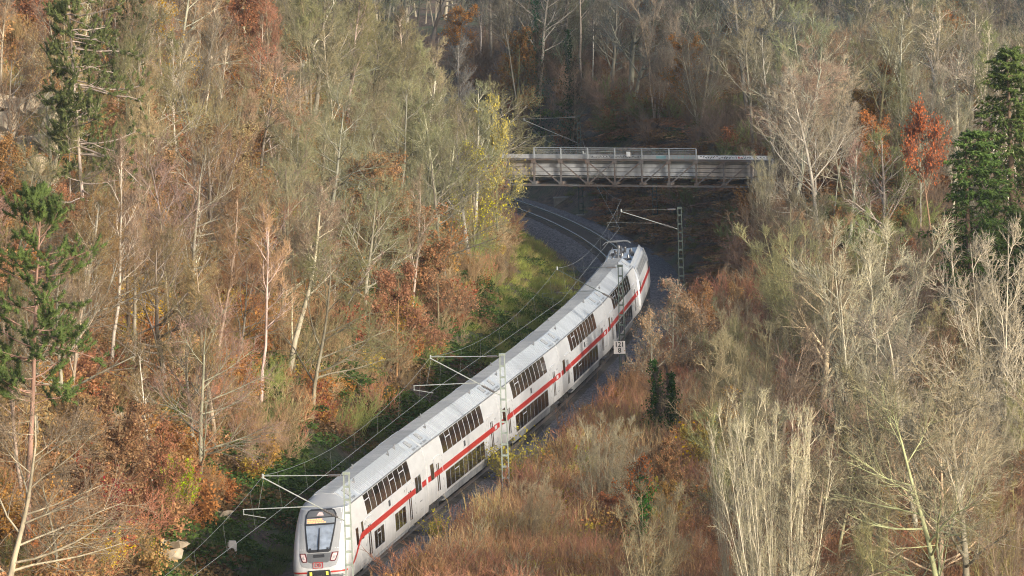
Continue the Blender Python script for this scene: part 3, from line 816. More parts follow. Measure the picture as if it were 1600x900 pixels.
# ------------------------------------------------------------------ footbridge of steel trusses
BR_A = R(27.6); BAY = 2.27
def build_bridge():
    org = at(834.5, 247.5, 508.8)
    root = empty('truss_bridge', Matrix.Translation(org) @ Matrix.Rotation(-BR_A, 4, 'Z'), 'grey steel truss bridge with concrete boards spanning over the track', 'bridge')
    n0, n1 = -4, 8                      # bays
    X0, X1 = n0 * BAY, n1 * BAY
    H = 2.05; W = 3.4
    def part(name, m, fn, par=root):
        mb = MB(); fn(mb); return mb.build(name, m, par)
    for yy, tg in ((0, 'near'), (W, 'far')):
        part('top_chord', M_STEEL, lambda b: (b.box((X0, yy - .10, -.13), (X1, yy + .10, 0)), b.box((X0, yy - .13, -.022), (X1, yy + .13, .004))))
        part('bottom_chord', M_STEEL, lambda b: (b.box((X0, yy - .09, -H), (X1, yy + .09, -H + .10)), b.box((X0, yy - .14, -H - .022), (X1, yy + .14, -H - .002))))
        for k in range(n0, n1 + 1):
            x = k * BAY
            part('truss_post', M_STEEL, lambda b: (b.box((x - .07, yy - .075, -H + .10), (x + .07, yy - .055, -.13)), b.box((x - .012, yy - .055, -H + .10), (x + .012, yy + .06, -.13))))
            for zc, hh in ((-.24, .22), (-H + .2, .2)):
                if yy == 0 or k % 2 == 0:
                    part('gusset_plate', M_STEEL, lambda b: b.box((x - .19, yy - .125, zc - hh / 2), (x + .19, yy - .102, zc + hh / 2)))
        for k in range(n0, n1):
            xa, xb = k * BAY, (k + 1) * BAY
            if k <= 2: part('truss_diagonal', M_STEEL, lambda b: b.bar((xa + .08, yy - .115, -.24), (xb - .08, yy - .115, -H + .18), .025, .10, up=(0, 0, 1)))
            if k >= 2: part('truss_diagonal', M_STEEL, lambda b: b.bar((xa + .08, yy - .142, -H + .18), (xb - .08, yy - .142, -.24), .025, .10, up=(0, 0, 1)))
    # deck with stepped concrete boards on its face
    part('deck', M_CONC, lambda b: b.box((X0 - .6, .42, -1.22), (X1 + 1.5, W - .42, -.06)))
    bh = .31
    for side, y0 in ((0, .30), (1, W - .42)):
        for k in range(n0, n1):
            for r in range(4):
                zt = -.07 - r * bh
                off = .03 * r
                part('deck_board', M_BOARDB if (k >= 6 or k <= -1) else M_BOARD,
                     lambda b: b.box((k * BAY + .008, y0 - off if side == 0 else y0 - .02, zt - bh + .04), ((k + 1) * BAY - .008, y0 + .12 if side == 0 else y0 + .10 + off, zt)))
    part('deck_edge_beam', M_CONC, lambda b: b.box((X0, .12, -1.42), (X1 + .5, .40, -1.335)))
    part('deck_edge_beam', M_CONC, lambda b: b.box((X0, W - .40, -1.42), (X1 + .5, W - .12, -1.335)))
    for k in range(n0, n1 + 1):
        part('cross_beam', M_STEEL, lambda b: b.box((k * BAY - .06, .1, -H + .12), (k * BAY + .06, W - .1, -H + .32)))
    for k in range(n0, n1):
        part('wind_brace', M_STEEL, lambda b: b.bar((k * BAY, .1, -H + .06), ((k + 1) * BAY, W - .1, -H + .06), .08, .03))
    # low parapets; the near one is painted over with graffiti
    par = part('parapet', M_BOARD, lambda b: b.box((X0, .16, .006), (X1 + 1.5, .34, .30)))
    part('parapet', M_BOARD, lambda b: b.box((X0, W - .34, .006), (X1 + 1.5, W - .16, .05)))
    def strokes(x0, x1, m, n, seed, zlo=.05, zhi=.27):
        rng = random.Random(seed); mb = MB()
        for i in range(n):
            x = rng.uniform(x0, x1); z = rng.uniform(zlo, zhi); dx = rng.uniform(-.22, .22); dz = rng.uniform(-.15, .15)
            z2 = min(zhi, max(zlo, z + dz))
            mb.bar((x, .155, z), (x + dx + .03, .155, z2 + .001), .006, rng.uniform(.02, .045), up=(0, 1, 0) if False else (0, 0, 1))
        mb.build('graffiti', m, par)
    part('graffiti', M_GRAF, lambda b: b.box((6.03 * BAY, .148, .03), (8.05 * BAY, .158, .297)), par)
    part('graffiti', M_GRAF, lambda b: b.box((8.1 * BAY, .148, .03), (8.5 * BAY, .158, .26)), par)
    def letters(x0, x1, m, seed, y=.142):
        rng = random.Random(seed); mb = MB(); x = x0
        while x < x1:
            w = rng.uniform(.10, .22); pts = [(x + w * a, y, .06 + .2 * b) for a, b in ((0, rng.random()), (.3, rng.random()), (.6, rng.random()), (1, rng.random()))]
            for p, q in zip(pts[:-1], pts[1:]): mb.bar(p, q, .008, .035)
            x += w + rng.uniform(.04, .12)
        mb.build('graffiti', m, par)['kind'] = 'stuff'
    letters(6.1 * BAY, 7.95 * BAY, M_GRAFK, 5); letters(8.15 * BAY, 8.5 * BAY, M_GRAFK, 6); letters(7.5 * BAY, 7.6 * BAY, M_GRAFR, 8, .136)
    letters(2.1 * BAY, 4.0 * BAY, M_GRAFK, 9, .15); letters(2.2 * BAY, 2.75 * BAY, M_GRAF, 10, .146)
    part('graffiti', M_GRAFT, lambda b: b.box((4.5 * BAY, .148, .05), (4.86 * BAY, .158, .25)), par)
    letters(5.1 * BAY, 5.9 * BAY, M_GRAFT, 12, .15)
    # railing
    rl = part('railing', M_STEELL, lambda b: (b.box((0, -.03, .80), (6 * BAY, .03, .85)), b.box((0, -.015, .69), (6 * BAY, .015, .712))))
    for k in range(0, 7):
        part('railing_post', M_STEELL, lambda b: b.box((k * BAY - .045, -.04, .005), (k * BAY + .045, .04, .80)), rl)
    for k in range(0, 6):
        def mesh_panel(b):
            for i in range(1, 28): b.box((k * BAY + i * BAY / 28 - .004, -.004, .03), (k * BAY + i * BAY / 28 + .004, .004, .69))
            for i in range(1, 6): b.box((k * BAY + .05, -.0035, .03 + i * .1 - .003), ((k + 1) * BAY - .05, .0035, .03 + i * .1 + .003))
        part('wire_mesh_panel', M_STEELL, mesh_panel, rl)
    part('railing_plate', M_GRAF, lambda b: b.box((3.45 * BAY, -.055, .20), (3.45 * BAY + .32, -.042, .56)), rl)
    part('abutment', M_CONC, lambda b: b.box((X1 + .1, -.4, -6.0), (X1 + 1.9, W + .4, -1.44)))
    part('abutment', M_CONC, lambda b: b.box((X0 - 1.4, -.4, -4.5), (X0 - .2, W + .4, -1.44)))
build_bridge()

# ------------------------------------------------------------------ catenary masts
def mast(s, off, label, top=7.75, m=M_MAST, arm=True, turn=0., thin=1., am=None):
    x, y, psi = tr(s)
    p = tpos(s, off, 0)
    base = gz(p.x, p.y) - .1
    root = empty('catenary_mast', Matrix.Translation((p.x, p.y, 0)) @ Matrix.Rotation(-psi + turn, 4, 'Z'), label, 'mast', 'overhead line masts beside the track')
    # local X = away from the track, Y = along it
    for sg in (-1, 1):
        mb = MB(); mb.bar((sg * .20, 0, base), (sg * .125, 0, top - .12), .055, .10, up=(0, 1, 0))
        mb.bar((sg * .20, .07, base), (sg * .125, .06, top - .12), .05, .012, up=(0, 1, 0)); mb.build('mast_leg', m, root)
    z = base + .5
    while z < top - .3:
        w = np.interp(z, [base, top], [.20, .125]); mb = MB()
        mb.box((-w, -.062, z), (w, -.05, z + .10)); mb.box((-w, .068, z), (w, .08, z + .10)); mb.build('batten_plate', m, root); z += .62
    mb = MB(); mb.box((-.17, -.10, top - .14), (.17, .10, top)); mb.build('mast_cap', m, root)
    mb = MB(); mb.box((-.35, -.35, base - .4), (.35, .35, base + .25)); mb.build('foundation', M_CONC, root)
    if arm:
        am = am or M_ARM
        e = -off - .35; zt = top - .16
        mb = MB(); mb.tube([(-.13, 0, zt), (e, 0, zt + .02)], .022 * thin, 6); mb.build('top_tie', am, root)
        mb = MB(); mb.tube([(-.85, 0, zt), (-.28, 0, zt)], .055, 7); mb.build('insulator', M_INSUL, root)
        mb = MB(); mb.tube([(-.15, 0, 5.42), (e - .05, 0, zt - .06)], .031 if thin == 1 else .024, 7); mb.build('bracket_tube', am, root)
        d = Vector((e + .1, 0, zt - 5.5)); a = Vector((-.15, 0, 5.42))
        mb = MB()
        for i in range(7): q = a + d * (.10 + i * .022); mb.tube([q, q + d.normalized() * .05], .075, 8)
        mb.tube([a + d * .08, a + d * .27], .045, 7); mb.build('insulator', M_INSUL, root)
        q = a + d * .34
        mb = MB(); mb.tube([q, (e - 1.05, 0, 6.02)], .026 * thin, 6); mb.tube([(e - 1.02, 0, 6.02), (e - 1.02, 0, 5.75)], .02 * thin, 5); mb.tube([(e - 1.05, 0, 5.80), (e + .05, 0, 5.60)], .018 * thin, 5)
        mb.tube([(e, 0, zt), (e - .3, 0, 6.08)], .006, 4); mb.build('registration_arm', am, root)
        mb = MB(); mb.tube([(e - .05, 0, zt - .1), (e - .05, 0, zt + .12)], .05, 6); mb.build('wire_clamp', M_ARM, root)
    return root
MASTS = [(-68, 3.6), (-14.3, 3.6), (40, 3.6), (94, 3.6), (148, 3.75), (209, 5.3), (239, 4.3), (292, 3.8)]
mast(-14.3, 3.6, 'pale lattice mast standing in front of the driving coach nose')
mast(40, 3.6, 'pale lattice mast in front of the middle of the train')
mast(94, 3.6, 'lattice mast carrying the white number board beside the fourth coach', m=M_MASTDARK, thin=.5, am=M_MASTDARK)
mast(148, 3.75, 'short-looking green lattice mast on the bank right of the locomotive', top=7.0, m=M_MASTDARK, thin=.2)
mast(209, 5.3, 'dark green lattice mast seen under the bridge girder', m=M_MASTDARK, top=6.9, thin=.5)
mast(239, 4.3, 'lattice mast rising behind the bridge railing at the curve', m=M_MASTDARK, thin=.4)
mast(-68, 3.6, 'lattice mast nearest the viewer below the frame'); mast(292, 3.8, 'farthest lattice mast round the curve', m=M_MASTDARK)

def wires():
    root = empty('overhead_line', Matrix.Identity(4), 'thin overhead contact and messenger wires hung above the track', 'overhead wire')
    sup = [(tpos(s, -.35 + (.2 if i % 2 else -.2), 5.58), tpos(s, -.38, 7.62)) for i, (s, o) in enumerate(MASTS)]
    mc = MB(); mm = MB(); md = []
    for (c0, m0), (c1, m1) in zip(sup[:-1], sup[1:]):
        mc.tube([c0, c1], .010, 4)
        n = 14; pts = []
        for i in range(n + 1):
            t = i / n; p = m0.lerp(m1, t); p.z -= 1.15 * 4 * t * (1 - t); pts.append(p)
            if 0 < i < n and i % 2 == 1: md.append((p, c0.lerp(c1, t)))
        mm.tube(pts, .008, 4)
    mc.build('contact_wire', M_WIRE, root); mm.build('messenger_wire', M_WIRE, root); 
    for p, q in md:
        mb = MB(); mb.tube([p, q], .005, 3); mb.build('dropper', M_WIRE, root)
wires()

def number_board():
    p = at(968, 543, tr(94)[1] - 4.0)
    yaw = Matrix.Rotation(R(-4), 4, 'Z')
    root = empty('number_board', Matrix.Translation(p) @ yaw, 'white board with black numerals 121 over 8 fixed to a mast', 'sign')
    mb = MB(); mb.box((-.36, 0, -.40), (.36, .03, .40)); mb.build('board', M_SIGN, root)
    mb = MB(); mb.box((-.05, .03, -.5), (.05, .09, .45)); mb.build('bracket', M_MASTDARK, root)
    mb = MB(); mb.tube([(0, .06, gz(p.x, p.y) - p.z - .2), (0, .06, -.5)], .045, 8); mb.build('post', M_MASTDARK, root)
    for body, z in (('121', .18), ('8', -.19)):
        o = link('numeral', text_mesh(body, .43, M_INK, .004, bold=.006, space=.92), root); o.location = (0, -.008, z); o.rotation_euler = (math.pi / 2, 0, 0)
number_board()

def small_track_things():
    p = hit(878, 321); mb = MB()
    mb.box((-.7, -.4, -.3), (.7, .4, .62)); mb.box((-.76, -.46, .62), (.76, .46, .72))
    o = mb.build('cable_cabinet', M_CONC); o.location = p; tag(o, 'grey concrete cable box beside the track near the bridge', 'cable box')
    p = hit(362, 872); mb = MB(); mb.box((-.22, -.1, -.2), (.22, .1, .75)); mb.box((-.18, -.08, .75), (.18, .08, .85)); mb.box((-.2, -.105, .3), (.2, -.1, .6))
    o = mb.build('boundary_stone', M_SIGN); o.location = p; o.rotation_euler = (0, .08, .3); tag(o, 'small pale marker stone on the grass left of the train', 'marker stone')
small_track_things()
# ------------------------------------------------------------------ vegetation: growing branches with arrays
def unit(v): return v / np.maximum(np.linalg.norm(v, axis=-1, keepdims=True), 1e-9)
def grow(rng, start, d, length, k, up, jit):
    """polylines (N,k,3) that start at start (N,3), head along d and bend towards +Z by up"""
    N = len(start); P = np.empty((N, k, 3)); P[:, 0] = start; d = unit(d); step = (length / (k - 1))[:, None]
    for i in range(1, k):
        d = unit(d + rng.normal(0, jit, (N, 3)) + np.array([0, 0, up / (k - 1)])); P[:, i] = P[:, i - 1] + d * step
    return P
def children(rng, P, Rr, n, t0, t1, ang, asd, length, k, up, jit, rfac, rmin, tpow=1.):
    """n children on every parent; length is a function of (parent length, t)"""
    N, kp = P.shape[:2]; n = int(n); idx = np.repeat(np.arange(N), n)
    t = (np.tile((np.arange(n) + .5) / n, N) + rng.uniform(-.5 / n, .5 / n, N * n)); t = t0 + (t1 - t0) * t ** tpow
    f = t * (kp - 1); i = np.minimum(f.astype(int), kp - 2); a = (f - i)[:, None]
    A = P[idx, i]; B = P[idx, i + 1]; pos = A * (1 - a) + B * a; tan = unit(B - A)
    r = Rr[idx, i] * (1 - a[:, 0]) + Rr[idx, i + 1] * a[:, 0]
    ref = rng.normal(0, 1, tan.shape); perp = unit(ref - tan * (ref * tan).sum(1, keepdims=True))
    an = np.radians(rng.normal(ang, asd, len(t)))[:, None]
    d = tan * np.cos(an) + perp * np.sin(an)
    plen = np.linalg.norm(P[:, -1] - P[:, 0], axis=1)[idx]
    ln = length(plen, t) * rng.uniform(.7, 1.25, len(t))
    C = grow(rng, pos, d, ln, k, up, jit)
    r0 = np.maximum(r * rfac, rmin)
    RR = r0[:, None] * np.linspace(1, .35, k)[None]
    return C, RR
def tubes(P, Rr, sides):
    """tube mesh of all polylines -> verts, quads"""
    N, k = P.shape[:2]
    T = np.empty_like(P); T[:, 1:-1] = P[:, 2:] - P[:, :-2]; T[:, 0] = P[:, 1] - P[:, 0]; T[:, -1] = P[:, -1] - P[:, -2]
    T = unit(T); ref = np.where(np.abs(T[..., 2:]) > .9, np.array([1., 0, 0]), np.array([0, 0, 1.]))
    S = unit(np.cross(T, ref)); U = np.cross(S, T)
    an = np.arange(sides) * 2 * np.pi / sides
    V = P[:, :, None] + (S[:, :, None] * np.cos(an)[:, None] + U[:, :, None] * np.sin(an)[:, None]) * Rr[:, :, None, None]
    b = (np.arange(N)[:, None, None] * k * sides + np.arange(k - 1)[None, :, None] * sides)
    j = np.arange(sides)[None, None]; j2 = (j + 1) % sides
    Q = np.stack([b + j, b + j2, b + sides + j2, b + sides + j], -1).reshape(-1, 4)
    return V.reshape(-1, 3), Q
def spikes(P0, P1, r):
    """one three-sided spike per twig -> verts, tris"""
    N = len(P0); T = unit(P1 - P0); ref = np.where(np.abs(T[:, 2:]) > .9, np.array([1., 0, 0]), np.array([0, 0, 1.]))
    S = unit(np.cross(T, ref)); U = np.cross(S, T); r = np.broadcast_to(np.asarray(r, float), (N,))[:, None]
    V = np.stack([P0 + S * r, P0 - S * r * .5 + U * r * .87, P0 - S * r * .5 - U * r * .87, P1], 1)
    b = np.arange(N)[:, None] * 4
    F = np.concatenate([b + np.array([0, 1, 3]), b + np.array([1, 2, 3]), b + np.array([2, 0, 3])])
    return V.reshape(-1, 3), F
def leaf_quads(rng, C, size, droop=.3):
    N = len(C); a = unit(rng.normal(0, 1, (N, 3)) + np.array([0, 0, -droop])); ref = rng.normal(0, 1, (N, 3)); b = unit(np.cross(a, ref))
    n = np.cross(a, b)
    s = (size * rng.uniform(.6, 1.35, N))[:, None]
    V = np.stack([C, C + (a * .5 + b * .34 + n * .10) * s, C + a * s, C + (a * .5 - b * .34 + n * .10) * s], 1)
    return V.reshape(-1, 3), (np.arange(N)[:, None] * 4 + np.arange(4)).astype(int)
class Acc:
    def __init__(self): self.V = []; self.Q = []; self.T = []; self.n = 0
    def add(self, V, Q=None, T=None):
        if Q is not None: self.Q.append(Q + self.n)
        if T is not None: self.T.append(T + self.n)
        self.V.append(V); self.n += len(V)
    def mesh(self, name, m):
        return np_mesh(name, np.concatenate(self.V), np.concatenate(self.Q) if self.Q else None, np.concatenate(self.T) if self.T else None, m)
def twigs(acc, P, Rr):
    acc.add(*(lambda v, f: (v, None, f))(*spikes(P[:, 0], P[:, -1], Rr[:, 0])))
def tb(acc, P, Rr, sides): V, Q = tubes(P, Rr, sides); acc.add(V, Q)

def stem(rng, H, r, k=9, lean=.04, base=(0, 0, 0), d=(0, 0, 1), jit=.05, tip=.12):
    d = np.array(d, float) + np.append(rng.normal(0, lean, 2), 0)
    P = grow(rng, np.array([base], float), d[None], np.array([H], float), k, .12, jit)
    return P, r * np.linspace(1, tip, k)[None] ** .9

def broad_tree(seed, H=15., clear=.28, spread=.40, n=(16, 9, 5, 4), leaves=0, ang=48, up=.35, rt=.17, lsize=.13, twig_r=.0115, stems=1, br=.2, rk=1.):
    rng = np.random.default_rng(seed); tk = Acc(); cr = Acc(); lf = None
    Ps = []; Rs = []
    for i in range(stems):
        a = 2 * math.pi * i / max(stems, 1) + rng.uniform(0, 1)
        sp = 0 if stems == 1 else rng.uniform(.08, .30)
        P, Rr = stem(rng, H * rng.uniform(.8, .92), rt / (stems ** .4), 9, .05 if stems == 1 else .03, (math.cos(a) * br * (stems > 1) * rng.uniform(.3, 1), math.sin(a) * br * (stems > 1) * rng.uniform(.3, 1), -.3), (math.cos(a) * sp, math.sin(a) * sp, 1))
        Ps.append(P); Rs.append(Rr)
    P = np.concatenate(Ps); Rr = np.concatenate(Rs)
    tb(tk, P, Rr, 7)
    n1 = n[0] if stems == 1 else (max(5, n[0] // 2) if stems < 9 else n[0] // 2)
    P1, R1 = children(rng, P, Rr, n1, clear, .97, ang, 11, lambda L, t: H * spread * (1.08 - .72 * ((t - clear) / (1 - clear))) * (.8 if stems == 1 else .6), 6, up, .10, .55, .02)
    tb(tk, P1, R1, 5)
    P2, R2 = children(rng, P1, R1, n[1], .18, .98, 40, 12, lambda L, t: L * (.60 - .28 * t), 4, up * .9, .12,   .58, .017 * rk)
    tb(tk, P2, R2, 3)
    P3, R3 = children(rng, P2, R2, n[2], .12, 1., 38, 13, lambda L, t: .12 + L * (.55 - .2 * t), 3, up * .6, .13, .62, .0125 * rk)
    tb(cr, P3, R3, 3)
    P4, R4 = children(rng, P3, R3, n[3], .1, 1., 36, 14, lambda L, t: .16 + L * .5, 2, 0, .1, .8, twig_r)
    R4 = np.minimum(R4, twig_r * 1.2); twigs(cr, P4, R4)
    if leaves:
        lf = Acc(); i = rng.integers(0, len(P4), leaves); t = rng.uniform(0, 1, (leaves, 1))
        m = rng.uniform(0, 1, leaves) < 1
        C = P4[i, 0] * (1 - t) + P4[i, 1] * t + rng.normal(0, .03, (leaves, 3))
        V, Q = leaf_quads(rng, C, lsize); lf.add(V, Q)
    return tk.mesh('trunk', M_BARK), cr.mesh('crown', M_TWIG), (lf.mesh('leaves', M_LEAF) if lf else None), H

def slender_tree(seed, H=17., clear=.42, n=(16, 8, 5, 4), spread=.2, ang=38, lean=.06, rt=.13, leaves=0, lsize=.15, twig_r=.011):
    return broad_tree(seed, H, clear, spread, n, leaves, ang, .5, rt, lsize, twig_r)

def spruce(seed, H=18., rad=4.0, lo=.06, whorls=30, per=6, tone=1.):
    rng = np.random.default_rng(seed); tk = Acc(); nd = Acc()
    P, Rr = stem(rng, H, .20, 10, .01, jit=.01, base=(0, 0, -.3)); tb(tk, P, Rr, 7)
    t = np.linspace(lo, .985, whorls); bs = []; L = []
    for ti in t:
        m = per if ti < .85 else 6
        a = rng.uniform(0, 2 * np.pi) + np.arange(m) * 2 * np.pi / m + rng.normal(0, .18, m)
        z = ti * H + rng.normal(0, .12, m); ln = rad * (1 - ti) ** .8 * rng.uniform(.45, 1.3, m) + .3
        for q in range(m): bs.append(((0, 0, z[q]), (math.cos(a[q]), math.sin(a[q]), .20 if ti > .75 else -.05), ln[q]))
    st = np.array([b[0] for b in bs], float); d = np.array([b[1] for b in bs]); ln = np.array([b[2] for b in bs])
    B = grow(rng, st, d, ln, 5, -.42, .07); B[:, 4, 2] += ln * .07
    tb(tk, B, np.maximum(.012, ln * .011)[:, None] * np.linspace(1, .3, 5)[None], 3)
    C, RC = children(rng, B, np.full(B.shape[:2], .01), 13, .12, 1., 55, 12, lambda l, t: .18 + l * .30 * (1.05 - t), 3, -.55, .08, 1, .006)
    N1, RN = children(rng, C, RC, 11, .05, 1., 42, 14, lambda l, t: .17 + 0 * t, 2, -.35, .1, 1, .026)
    V, F = spikes(N1[:, 0], N1[:, 1], .027); nd.add(V, None, F)
    N2, RN = children(rng, B, np.full(B.shape[:2], .01), 12, .1, 1., 55, 14, lambda l, t: .2 + 0 * t, 2, 0, .1, 1, .026)
    V, F = spikes(N2[:, 0], N2[:, 1], .027); nd.add(V, None, F)
    return tk.mesh('trunk', M_BARK), nd.mesh('crown', M_NEEDLE), None, H

def pine(seed, H=18., lo=.30, nb=46, rad=3.0, tuft=46, nl=.24, dens=5, droop=0., one_sided=0.):
    rng = np.random.default_rng(seed); tk = Acc(); nd = Acc()
    P, Rr = stem(rng, H, .19, 12, .015, jit=.018, base=(0, 0, -.3)); tb(tk, P, Rr, 7)
    t = lo + (1 - lo) * np.sort(rng.uniform(0, 1, nb)) ** .85; a = rng.uniform(0, 2 * np.pi, nb)
    f = np.clip(t, 0, .995) * 11; i = f.astype(int); al = (f - i)[:, None]; st = P[0, i] * (1 - al) + P[0, i + 1] * al
    prof = np.sin(np.clip((1 - t) / (1 - lo), 0, 1) ** .6 * np.pi * .62) + .12
    ln = rad * prof * rng.uniform(.55, 1.15, nb) * (1 + one_sided * np.cos(a))
    d = np.stack([np.cos(a), np.sin(a), np.where(t > .85, .7, .12 - droop)], 1)
    B = grow(rng, st, d, ln, 6, .30 - droop, .12); tb(tk, B, (.016 + ln * .009)[:, None] * np.linspace(1, .35, 6)[None], 4)
    C, RC = children(rng, B, np.full(B.shape[:2], .02), dens, .35, 1., 45, 14, lambda l, tt: .25 + l * .24, 3, .5, .12, 1, .008); tb(tk, C, RC, 3)
    tips = np.concatenate([C[:, -1], C[:, 1], B[:, -1], P[0, -1:]]); dirs = unit(np.concatenate([C[:, -1] - C[:, 1], C[:, -1] - C[:, 1], B[:, -1] - B[:, -2], P[0, -1:] - P[0, -2:-1]]))
    idx = np.repeat(np.arange(len(tips)), tuft); tt = rng.uniform(0, .34, (len(idx), 1))
    s = tips[idx] - dirs[idx] * tt; dd = unit(dirs[idx] * .75 + rng.normal(0, .75, (len(idx), 3)) + np.array([0, 0, .25]))
    V, F = spikes(s, s + dd * nl * rng.uniform(.6, 1.15, (len(idx), 1)), .024); nd.add(V, None, F)
    return tk.mesh('trunk', M_BARK), nd.mesh('crown', M_NEEDLE), None, H

def shrub(seed, H=3., stems=16, fan=.55, n=(8, 6), leaves=0, lsize=.15, r=.022, twig_r=.0105, up=.5, k3=0, rad=.35):
    rng = np.random.default_rng(seed); acc = Acc(); lf = None
    a = rng.uniform(0, 2 * np.pi, stems); fr = rng.uniform(0, fan, stems); rr = rad * np.sqrt(rng.uniform(0, 1, stems))
    d = np.stack([np.cos(a) * fr, np.sin(a) * fr, np.ones(stems)], 1)
    P = grow(rng, np.stack([np.cos(a) * rr, np.sin(a) * rr, np.full(stems, -.15)], 1), d, H * rng.uniform(.55, 1.1, stems), 6, up, .10)
    Rr = r * np.linspace(1, .35, 6)[None].repeat(stems, 0); tb(acc, P, Rr, 4)
    P1, R1 = children(rng, P, Rr, n[0], .2, .98, 34, 12, lambda L, t: L * (.46 - .26 * t) + .12, 4, up * .8, .12, .62, .0115); tb(acc, P1, R1, 3)
    P2, R2 = children(rng, P1, R1, n[1], .1, 1., 36, 13, lambda L, t: .12 + L * .4, 2, .2, .1, .8, twig_r); twigs(acc, P2, np.minimum(R2, twig_r))
    if k3:
        P3, R3 = children(rng, P2, R2, k3, .1, 1., 38, 13, lambda L, t: .09 + L * .45, 2, .2, .1, .8, twig_r); twigs(acc, P3, np.minimum(R3, twig_r * .85))
    if leaves:
        lf = Acc(); i = rng.integers(0, len(P2), leaves); t = rng.uniform(0, 1, (leaves, 1))
        V, Q = leaf_quads(rng, P2[i, 0] * (1 - t) + P2[i, 1] * t + rng.normal(0, .04, (leaves, 3)), lsize); lf.add(V, Q)
    return None, acc.mesh('branches', M_TWIG), (lf.mesh('leaves', M_LEAF) if lf else None), H

def weeds(seed, H=2., n=70, rad=.9, m=M_TWIG, side=7):
    rng = np.random.default_rng(seed); acc = Acc()
    a = rng.uniform(0, 2 * np.pi, n); rr = rad * np.sqrt(rng.uniform(0, 1, n))
    st = np.stack([np.cos(a) * rr, np.sin(a) * rr, np.full(n, -.1)], 1); d = np.stack([rng.normal(0, .13, n), rng.normal(0, .13, n), np.ones(n)], 1)
    P = grow(rng, st, d, H * rng.uniform(.5, 1.1, n), 4, .3, .06); Rr = .009 * np.linspace(1, .5, 4)[None].repeat(n, 0); tb(acc, P, Rr, 3)
    P1, R1 = children(rng, P, Rr, side, .3, 1., 28, 10, lambda L, t: .10 + L * .16, 2, .3, .1, .8, .008); twigs(acc, P1, R1)
    return acc.mesh('dry_stalks', m)
def grass_tuft(seed, n=90, H=.45, rad=.6):
    rng = np.random.default_rng(seed); a = rng.uniform(0, 2 * np.pi, n); rr = rad * np.sqrt(rng.uniform(0, 1, n))
    s = np.stack([np.cos(a) * rr, np.sin(a) * rr, np.full(n, -.05)], 1); d = unit(np.stack([rng.normal(0, .45, n), rng.normal(0, .45, n), np.ones(n)], 1))
    V, F = spikes(s, s + d * (H * rng.uniform(.5, 1.3, n))[:, None], .017); acc = Acc(); acc.add(V, None, F); return acc.mesh('blades', M_LEAF)
def leaf_mound(seed, n=420, rad=1., H=.6, size=.12):
    rng = np.random.default_rng(seed); a = rng.uniform(0, 2 * np.pi, n); rr = np.sqrt(rng.uniform(0, 1, n))
    C = np.stack([np.cos(a) * rr * rad, np.sin(a) * rr * rad, H * (1 - rr ** 2) * rng.uniform(.2, 1.1, n)], 1); V, Q = leaf_quads(rng, C, size, .0)
    acc = Acc(); acc.add(V, Q); return acc.mesh('leaves', M_LEAF)
def ivy_sleeve(seed, H=8., r=.45, n=2600, size=.14):
    rng = np.random.default_rng(seed); z = rng.uniform(0, 1, n) ** 1.1 * H; a = rng.uniform(0, 2 * np.pi, n)
    w = r * (1.2 - .75 * z / H) * (1 + .55 * np.sin(z * 2.1 + 2 * np.sin(a)) + .45 * np.sin(z * 4.7 + a * 2)) * rng.uniform(.2, 1.25, n)
    C = np.stack([np.cos(a) * w, np.sin(a) * w, z], 1); V, Q = leaf_quads(rng, C, size, .5)
    acc = Acc(); acc.add(V, Q); return acc.mesh('ivy', M_LEAF)

KIND = {
    'broad': [broad_tree(11, 14.), broad_tree(12, 14., rt=.26, clear=.34), broad_tree(13, 14.), broad_tree(14, 14., rt=.21, spread=.5, clear=.2, ang=56)],
    'crooked': [broad_tree(s, 13., .22, .48, (14, 9, 5, 4), ang=58, up=.22) for s in (16, 17)],
    'slender': [slender_tree(21, 16.), slender_tree(22, 16., rt=.18), slender_tree(23, 16., clear=.3), slender_tree(24, 16., rt=.10, clear=.5)],
    'multi': [broad_tree(s, 12., .12, .42, (16, 8, 5, 3), ang=30, up=.55, rt=.12, stems=6, rk=.85, twig_r=.0095) for s in (31, 32)],
    'erect': [broad_tree(s, 13., .12, .30, (14, 5, 4, 3), ang=17, up=.5, rt=.16, stems=22, br=1.6, twig_r=.0085, rk=.8) for s in (35, 36)],
    'rust': [broad_tree(s, 9., .15, .42, (12, 8, 6, 4), leaves=9000, ang=52, rt=.10) for s in (41, 42)],
    'top_leaf': [broad_tree(47, 9., .66, .30, (12, 8, 6, 4), leaves=4200, ang=45, rt=.10, lsize=.105)],
    'sparse_leaf': [broad_tree(s, 9., .18, .40, (12, 8, 6, 4), leaves=2400, ang=46, rt=.09) for s in (45, 46)],
    'birch': [slender_tree(s, 11., .30, (12, 6, 5, 4), spread=.16, ang=30, rt=.085) for s in (51, 52)],
    'spruce': [spruce(61), spruce(62, 17., 4.6)],
    'black_pine': [pine(71, nb=64, dens=6, rad=2.7, lo=.46)],
    'tall_pine': [pine(73, 22., .30, 120, 3.6, tuft=46, nl=.23, dens=8, droop=.18, one_sided=.55)],
    'small_pine': [pine(75, 4., .05, 30, 1.1, tuft=60, nl=.2, dens=4)],
}
print('tris', {k: [sum(sum(len(p.vertices) - 2 for p in m.polygons) for m in v[:3] if m) for v in vs] for k, vs in KIND.items()})

